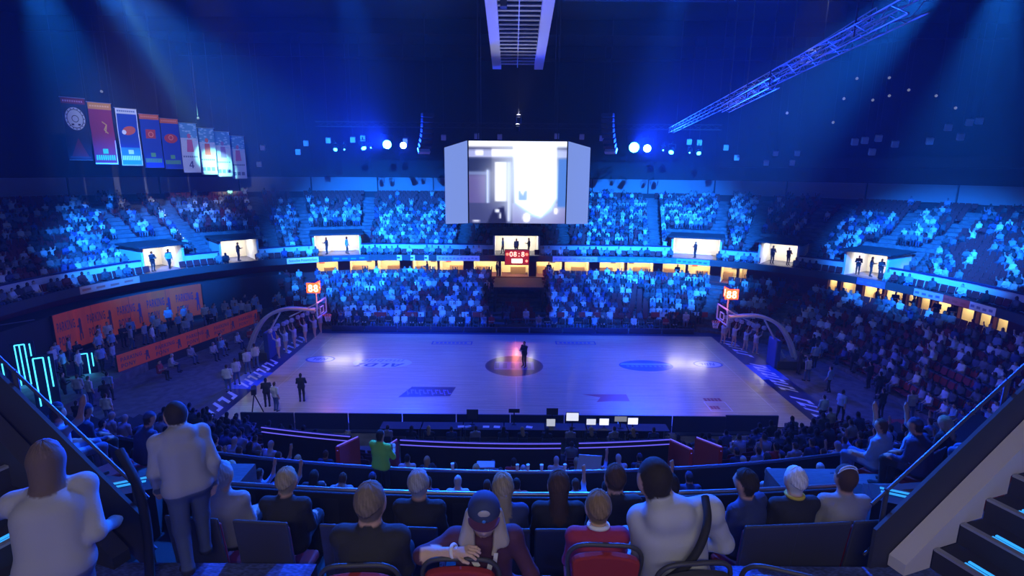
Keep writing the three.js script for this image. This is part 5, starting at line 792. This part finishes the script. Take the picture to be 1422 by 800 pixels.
function neonFrame(px, py, w, h, label, gap) {
  const p = onLevel(px, py, 0.3), o = thing('neon_frame', label, 'light frame', [p.x, 0.3, p.z], Math.atan2(-p.x, -p.z) * 0.75);
  mesh('back_panel', rbox(w + 0.6, h + 0.25, 0.12, 0.1, h / 2, -0.08, 0.03), M.navy, o); const m = glow(0.06, 0.62, 1, 2.6);
  for (const [a, b] of [[V(-w / 2, 0, 0), V(-w / 2, h, 0)], [V(w / 2, 0, 0), V(w / 2, h, 0)], [V(-w / 2, h, 0), V(w / 2, h, 0)], [V(-w / 2, 0, 0), V(w / 2, 0, 0)], [V(w / 2 + 0.22, h * 0.45, 0), V(w / 2 + 0.22, h, 0)]]) mesh('tube', bar(a, b, 0.03), m, o);
  if (gap) mesh('tube', bar(V(-w / 2 + gap, 0, 0), V(-w / 2 + gap, h, 0), 0.03), m, o);
  const L = new THREE.RectAreaLight(lin(0.06, 0.5, 1), 5, w + 0.4, h); L.name = 'neon_light'; L.position.set(0, h / 2, 0.08); L.rotation.y = Math.PI; o.add(L);
}
neonFrame(38, 540, 0.42, 2.6, 'tall cyan neon frame with an inner tube at the lounge entrance', 0.2); neonFrame(66, 572, 0.4, 2.9, 'cyan neon frame standing in front of the tallest one'); neonFrame(119, 525, 0.5, 1.5, 'short wide cyan neon frame beside the lower orange board'); neonFrame(-4, 545, 0.4, 1.6, 'small cyan neon frame farthest towards the entrance wall');
{ const a = onLevel(30, 500, 2), o = struct('wall_left', box(5.5, 3.4, 0.3, 0, 1.7, 0), M.bandPanel); o.position.set(a.x - 3.6, 0, a.z - 1.2); o.rotation.y = 0.9; }
// ---------------------------------------------------------------- floor people
const standing = [], floorP = (k, px, py, turn, label, group, sc = 1) => { const p = onLevel(px, py, 0); for (let t = 0; t < 20 && standing.some(q => Math.hypot(q.x - p.x, q.z - p.z) < 0.75); t++) { p.x += 0.2; p.z -= 0.1; } standing.push(p); return person(k, p, turn, label, group, sc); };
floorP(STAND[0], 728, 511, Math.PI * 0.75, 'lone performer in dark clothes standing on the centre circle', undefined, 1.05).position.y = 0.06;
floorP(STAND[0], 420, 560, 0.2, 'man in dark clothes standing on the near left corner of the court').position.y = 0.06;
for (const [x, y, t] of [[372, 566, 0.3], [384, 572, -0.5], [330, 535, 0.8], [318, 545, 0.4], [345, 520, 0.9], [356, 512, 0.7]]) { const k = pick(STAND); floorP(k, x, y, t, `standing person in ${k.n} with the camera crew`, 'camera crew by the left corner'); }
{ const p = onLevel(356, 580, 0), o = thing('camera_tripod', 'dark television camera on a tripod by the left court corner', 'camera', [p.x, 0, p.z], 0.4); for (const a of [0, 2.1, 4.2]) mesh('leg', bar(V(0, 1.3, 0), V(0.45 * Math.cos(a), 0, 0.45 * Math.sin(a)), 0.03), M.black, o); mesh('camera_body', rbox(0.25, 0.3, 0.6, 0, 1.5, 0, 0.03), M.black, o); const l = new THREE.CylinderGeometry(0.09, 0.08, 0.3, 14); l.rotateX(Math.PI / 2); l.translate(0, 1.5, -0.45); mesh('camera_lens', l, M.darkGrey, o); }
// dancers with pale pom-poms behind both baselines
const pom = new THREE.IcosahedronGeometry(0.15, 2); { const p = pom.attributes.position; for (let i = 0; i < p.count; i++) { const k = 0.75 + rnd() * 0.5; p.setXYZ(i, p.getX(i) * k, p.getY(i) * k, p.getZ(i) * k); } pom.computeVertexNormals(); }
const DANCE = { n: 'pale costume', g: figure('stand', { up: 'both', stride: 0.08 }, {}, { skin: C.skinC, hair: C.fair, shirt: C.pale, pants: C.skinC, shoe: C.white }, 44) };
for (const [px, py, t] of [[1003, 478, -1.2], [1018, 482, -1.3], [1034, 488, -1.4], [1048, 492, -1.2], [1010, 470, -1.2], [438, 470, 1.2], [425, 476, 1.3], [410, 484, 1.3], [398, 490, 1.2], [388, 498, 1.4], [446, 463, 1.2]]) {
  const p = onLevel(px, py, 0); person(DANCE, p, t, px > 700 ? 'dancer in pale costume with raised arms by the right hoop' : 'dancer in pale costume with raised arms by the left hoop', px > 700 ? 'dancers by the right hoop' : 'dancers by the left hoop', 0.98);
  for (const s of [-1, 1]) { const m = mesh('pompom', pom, std(lin(0.55, 0.55, 0.6), 0.9)); m.position.set(p.x + Math.cos(t) * s * 0.28 - Math.sin(t) * 0.32, 2.0, p.z - Math.sin(t) * s * 0.28 - Math.cos(t) * 0.32); tag(m, px > 700 ? 'pale pom-pom held up by a dancer near the right hoop' : 'pale pom-pom held up by a dancer near the left hoop', 'pom-pom', px > 700 ? 'pom-poms by the right hoop' : 'pom-poms by the left hoop'); }
}
// people walking on the right floor and standing near the tables
for (const [x, y] of [[1108, 520], [1120, 530], [1127, 497], [1150, 545], [1183, 520], [1205, 540], [1218, 555], [1222, 580], [1262, 585], [1140, 590], [1165, 585], [1130, 512], [1160, 505], [1175, 500]]) { const k = pick(STAND); floorP(k, x, y, rr(-1.5, 1.5), `standing person in ${k.n} on the floor right of the court`, 'people on the open floor right of the court', rr(0.95, 1.05)); }
for (const [x, y] of [[112, 560], [128, 565], [92, 560], [140, 560], [152, 590], [150, 570], [112, 600], [130, 612]]) { const k = pick(STAND); floorP(k, x, y, rr(-1, 1), `standing person in ${k.n} among the cyan neon frames`, 'people among the neon frames', rr(0.95, 1.05)); }
// rows of white folding chairs on the right floor and blue seats on the left floor
function foldChair(p, turn, mat, label, group) { const o = thing('folding_chair', label, 'chair', [p.x, 0, p.z], turn, group); mesh('seat', rbox(0.42, 0.04, 0.4, 0, 0.37, 0, 0.015), mat, o); const b = rbox(0.42, 0.3, 0.03, 0, 0.68, 0.25, 0.012); mesh('backrest', b, mat, o); for (const s of [-1, 1]) { mesh('leg', bar(V(s * 0.22, 0.85, 0.26), V(s * 0.22, 0, -0.2), 0.012, 4), M.steel, o); mesh('leg', bar(V(s * 0.19, 0.37, -0.1), V(s * 0.19, 0, 0.24), 0.012, 4), M.steel, o); } return o; }
for (let r = 0; r < 2; r++) for (let i = 0; i < 7; i++) { const p = V(9.9 + i * 0.64, 0, -23.3 + r * 0.95); foldChair(p, 0.1, M.paper, 'white folding chair in the rows beside the near right court corner', 'white chairs by the right corner'); }
for (let r = 0; r < 2; r++) for (let i = 0; i < 11; i++) { const p = V(-15.2 + i * 0.64, 0, -23.3 + r * 0.95); foldChair(p, -0.1, M.bluePad, 'blue folding chair in the rows beside the near left court corner', 'blue chairs by the left corner'); }
for (const [x, y, w] of [[1258, 588, 1.4], [1298, 601, 0.9], [186, 598, 0.9], [1172, 617, 0.6]]) { const p = onLevel(x, y, 0.9), m = mesh('red_crate', merge([rbox(w, 0.85, 0.7, 0, 0.45, 0, 0.05), rbox(w * 0.8, 0.12, 0.6, 0, 0.92, 0, 0.04)]), M.redPanel); m.position.set(p.x, 0, p.z); tag(m, 'red cloth covered counter standing on the side floor', 'counter', 'red counters on the side floor'); }
// ---------------------------------------------------------------- tables with screens along the near sideline
{
  const zT = -24.0;
  for (let i = 0; i < 7; i++) { const x = -5.2 + i * 1.95, o = thing('officials_table', 'dark clothed table in the line along the near sideline', 'table', [x, 0, zT], 0, 'tables along the near sideline'); mesh('table_top', rbox(1.9, 0.04, 0.75, 0, 0.75, 0, 0.01), M.black, o); mesh('cloth', box(1.88, 0.7, 0.02, 0, 0.38, -0.36), M.black, o); for (const [a, b] of [[-0.88, -0.3], [0.88, -0.3], [-0.88, 0.3], [0.88, 0.3]]) mesh('leg', bar(V(a, 0.74, b), V(a, 0, b), 0.02, 5), M.steel, o); }
  const scr = (px, py, wpx, hpx, k, label, name = 'monitor', dark) => { const p = onDepth(px, py, zT + (dark ? -0.22 : 0.05)), w = wpx * 25.5 / F, h = hpx * 25.5 / F / 0.93, o = thing(name, label, 'screen', [p.x, p.y - h / 2, p.z]); mesh('case', rbox(w + 0.05, h + 0.05, 0.04, 0, h / 2, -0.03, 0.01), M.black, o); const mt = dark ? M.darkGrey : glow(0.78, 0.82, 1, k); mesh('display', box(w, h, 0.012, 0, h / 2, 0), mt, o); mesh('stand', merge([bar(V(0, 0, -0.03), V(0, Math.min(0, 0.78 - (p.y - h / 2)), -0.03), 0.03), box(w * 0.5, 0.02, 0.2, 0, Math.min(0, 0.78 - (p.y - h / 2)), -0.02)]), M.black, o); if (!dark) { const L = new THREE.RectAreaLight(lin(0.78, 0.82, 1), k * 0.5, w, h); L.name = 'screen_light'; L.position.set(0, h / 2, 0.02); L.rotation.y = Math.PI; o.add(L); } };
  scr(795, 579, 17, 11, 1.0, 'white lit monitor standing taller than the others on the table'); scr(821, 586, 13, 8, 0.9, 'small lit screen left of its twin on the table'); scr(839, 586, 13, 9, 1.3, 'brightest small screen beside its twin on the table'); scr(879, 585, 14, 9, 1.3, 'lit screen alone at the far end of the tables'); scr(862, 582, 17, 7, 0.25, 'dim blue laptop screen between the lit ones'); scr(765, 587, 12, 10, 0.6, 'pale laptop screen partly hidden by an operator'); scr(656, 576, 15, 13, 0, 'dark loudspeaker shaped box on the table end', 'monitor', 1); scr(767, 572, 15, 8, 0, 'dark monitor back raised above the tables', 'monitor', 1); scr(714, 571, 14, 4, 0, 'low dark box lying on the tables', 'monitor', 1);
  for (let i = 0; i < 13; i++) { const x = -5.6 + i * 1.02 + rr(-0.2, 0.2), k = pick([KINDS[0], KINDS[3], KINDS[7], KINDS[8], KINDS[2]]), p = V(x, 0, zT + 0.98 + rr(-0.05, 0.1)); foldChair(V(p.x, 0, p.z), 0, M.seatShell, 'dark chair behind the sideline tables', 'chairs behind the sideline tables'); person(k, p, rr(-0.2, 0.2), `operator in ${k.n} sitting at the sideline tables`, 'operators at the sideline tables'); }
  for (const [px, py, c] of [[650, 588, 0], [675, 590, 0], [640, 584, 0], [690, 588, 0], [735, 588, 0]]) { const p = onDepth(px, py, zT + 0.1), m = mesh('paper_sheet', box(0.3, 0.012, 0.21), M.paper); m.position.set(p.x, 0.778, zT + 0.1); m.rotation.y = rr(-0.5, 0.5); tag(m, 'white sheet of paper lying on the sideline tables', 'paper', 'papers on the sideline tables'); }
}
// steward in a bright vest, leaning screen near the stair
{ const p = onLevel(506, 668, 7.1); const q = V(p.x, 5.8, p.z); person({ g: figure('stand', { front: 1 }, {}, { skin: C.skinA, hair: C.dark, shirt: C.hivis, pants: C.black }, 50) }, V(q.x, 5.8, -10.1 - KX * q.x * q.x), -0.4, 'steward in a bright green vest standing by the red stair wall', undefined, 1);
  const r = onLevel(800, 630, 5.6), o = thing('tilted_board', 'pale blue tilted board held up among the near rows', 'board', [r.x, 4.85, -11.44 - KX * r.x * r.x], 0.1); const b = rbox(0.55, 0.75, 0.03, 0, 1.05, 0, 0.01); b.rotateZ(-0.12); mesh('board', b, std(lin(0.35, 0.5, 0.7), 0.7), o); mesh('stick', bar(V(0, 0, 0), V(0, 0.7, 0), 0.02), M.steel, o);
  const s = onLevel(676, 640, 5.9), u = thing('table_stand', 'pale blue pedestal stand with small tray among the near rows', 'stand', [s.x, 4.5, -12.32 - KX * s.x * s.x]); mesh('pole', bar(V(0, 0, 0), V(0, 1.0, 0), 0.03), std(lin(0.4, 0.5, 0.7), 0.6), u); mesh('tray', rbox(0.45, 0.05, 0.3, -0.05, 1.02, 0, 0.02), std(lin(0.4, 0.5, 0.7), 0.6), u); }
for (const [px, py] of [[719, 674], [735, 673], [757, 687], [791, 674], [622, 668]]) { const p = onLevel(px, py, 6.75), m = mesh('drink_cup', new THREE.CylinderGeometry(0.04, 0.03, 0.13, 10), M.paper); m.position.set(p.x, 6.6, p.z); m.position.copy(nearP(p.x, 10.38, 6.595)); tag(m, 'small white drink cup standing on the steel topped barrier', 'cup', 'cups on the barrier'); }
// red and white sign panels along the front of the far lower stand, and the dark tunnel
for (const [px, w, c] of [[494, 14, 'r'], [528, 18, 'r'], [510, 10, 'w'], [571, 18, 'r'], [585, 8, 'w'], [646, 10, 'w'], [663, 14, 'r'], [768, 9, 'w'], [779, 10, 'r'], [808, 9, 'r'], [818, 10, 'w'], [829, 10, 'r'], [910, 12, 'r'], [922, 10, 'w'], [936, 16, 'r'], [967, 10, 'w'], [978, 10, 'r']]) { const p = onDepth(px, 437, -43.36), m = mesh('front_sign', rbox(w * 43.5 / F, 0.42, 0.05, 0, 0, 0, 0.015), c === 'r' ? M.redPanel : std(lin(0.6, 0.66, 0.72), 0.7)); m.position.copy(p); tag(m, c === 'r' ? 'small red sign panel in the front rows of the far stand' : 'small white sign panel in the front rows of the far stand', 'sign', c === 'r' ? 'red panels in the far front rows' : 'white panels in the far front rows'); const st = mesh('panel_post', bar(V(0, -0.2, -0.02), V(0, -p.y + 0.2, -0.02), 0.03, 5), M.darkGrey, m); }
{ const p = onLevel(720, 430, 1.0), o = struct('tunnel', merge([box(0.2, 2.2, 4.2, -2.05, 1.1, -2), box(0.2, 2.2, 4.2, 2.05, 1.1, -2), box(4.3, 0.2, 4.2, 0, 2.3, -2), box(4.2, 2.2, 0.2, 0, 1.1, -4)]), M.bulkhead); o.position.set(p.x, 0.5, -45.6); }
// courtside chairs and sitters of the far front row
for (let i = 0; i < 44; i++) { const x = -13.8 + i * 0.64; if (x > -1.2 && x < 1.9) continue; const p = V(x, 0, CZ0 - 1.75); foldChair(p, Math.PI, M.seatShell, 'dark courtside chair along the far sideline', 'courtside chairs on the far side'); if (rnd() < 0.66) { const k = pick(KINDS); person(k, p, Math.PI + rr(-0.3, 0.3), `courtside spectator in ${k.n} beyond the far sideline`, 'courtside spectators on the far side'); } }
// ---------------------------------------------------------------- lower stand crowd: the largest as single figures, the rest as a crowd
{
  const near = (a, b) => a[0].distanceTo(camera.position) - b[0].distanceTo(camera.position);
  lowPeople.sort(near); const room = Math.max(0, 296 - singles), one = lowPeople.slice(0, room), rest = lowPeople.slice(room);
  for (const [p, t, s] of one) { const k = pick(KINDS); person(k, p, turnIn(sOf(p)), `spectator in ${k.n} seated in the lower side stand`, 'spectators in the lower side stand', s * 0.93); }
  kindSplit(rest, 4).forEach((l, i) => stuffOf('lower_stand_crowd', FAR[i], bodyMat, l, ['lower stand spectators sitting upright beyond the court', 'lower stand spectators leaning forward beyond the court', 'lower stand spectators with both arms raised', 'lower stand spectators with long hair'][i], 'crowd'));
  lowSeats.sort(near); const sr = Math.max(0, 296 - seatCount), so = lowSeats.slice(0, sr), sx = lowSeats.slice(sr);
  for (const [p, t] of so) seat(p, t, 'dark red folding seat in the lower side stand under the lit suites', 'seats in the lower side stand');
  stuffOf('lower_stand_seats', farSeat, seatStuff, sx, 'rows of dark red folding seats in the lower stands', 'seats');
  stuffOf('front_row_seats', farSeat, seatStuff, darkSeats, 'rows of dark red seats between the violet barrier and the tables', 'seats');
  stuffOf('front_row_crowd', FAR[1], bodyMat, darkPeople, 'spectators in the dark rows before the sideline tables', 'crowd');
}
// aisle stairs of the upper tier, with small white step lights on some
AISLE_UP.forEach((s, i) => {
  const q0 = ring(s, UP.o0); if (portalGap(s, 0.5)) return; const [px] = toPixel(ringV(s, 3, 6.5)); if (px < -30 || px > W + 30) return;
  const o = thing('aisle_stairs', 'steep pale aisle stairs between the seat blocks of the upper tier', 'stairs', [q0.x, 0, q0.z], turnIn(s), 'aisle stairs of the upper tier'), lit = px < 300 || px > 1200;
  for (let r = 0; r < UP.rows; r++) { const h = UP.h0 + UP.dh * r; mesh('step', box(1.0, 0.14, 0.36, 0, h + 0.075, UP.dp * r + 0.5), M.concrete, o); if (lit && r % 1 === 0) { const b = new THREE.SphereGeometry(0.05, 6, 5); b.translate(0.5, h + 0.32, UP.dp * r + 0.5); mesh('step_light', b, glow(0.8, 0.85, 1, 2.2), o); } }
});
// people in the portals and suites, seen against the light
portals.forEach((p, i) => { const nk = [2, 1, 2, 3, 1, 2, 3][i]; for (let k = 0; k < nk; k++) { const q = ring(p.s, rr(0.2, 0.9)), off = ((k + 0.5) / nk - 0.5 + rr(-0.02, 0.02)) * p.w * 0.86, x = q.x - q.nz * off, z = q.z + q.nx * off; person(pick([STAND[0], STAND[0], STAND[2]]), V(x, 4.64, z), turnIn(p.s) + rr(-2, 2), 'standing person in dark clothes inside a bright portal of the upper tier', 'people in the bright portals', rr(0.92, 1)); } });
for (const [px, n] of [[690, 1], [762, 1], [940, 1], [1275, 1], [1306, 1], [1340, 1], [1385, 1], [1415, 1], [592, 1]]) for (let k = 0; k < n; k++) { const s = sAt(px + k * 12, px < 1000 ? 376 : 400 + (px - 1250) * 0.2, 3.2), q = ringV(s, -0.15 + k * 0.02, 2.42); person(STAND[0], q, turnIn(s) + rr(-2, 2), 'standing person in dark clothes at the front of a lit suite', 'people in the lit suites', 0.96); }
renderer.render(scene, camera);
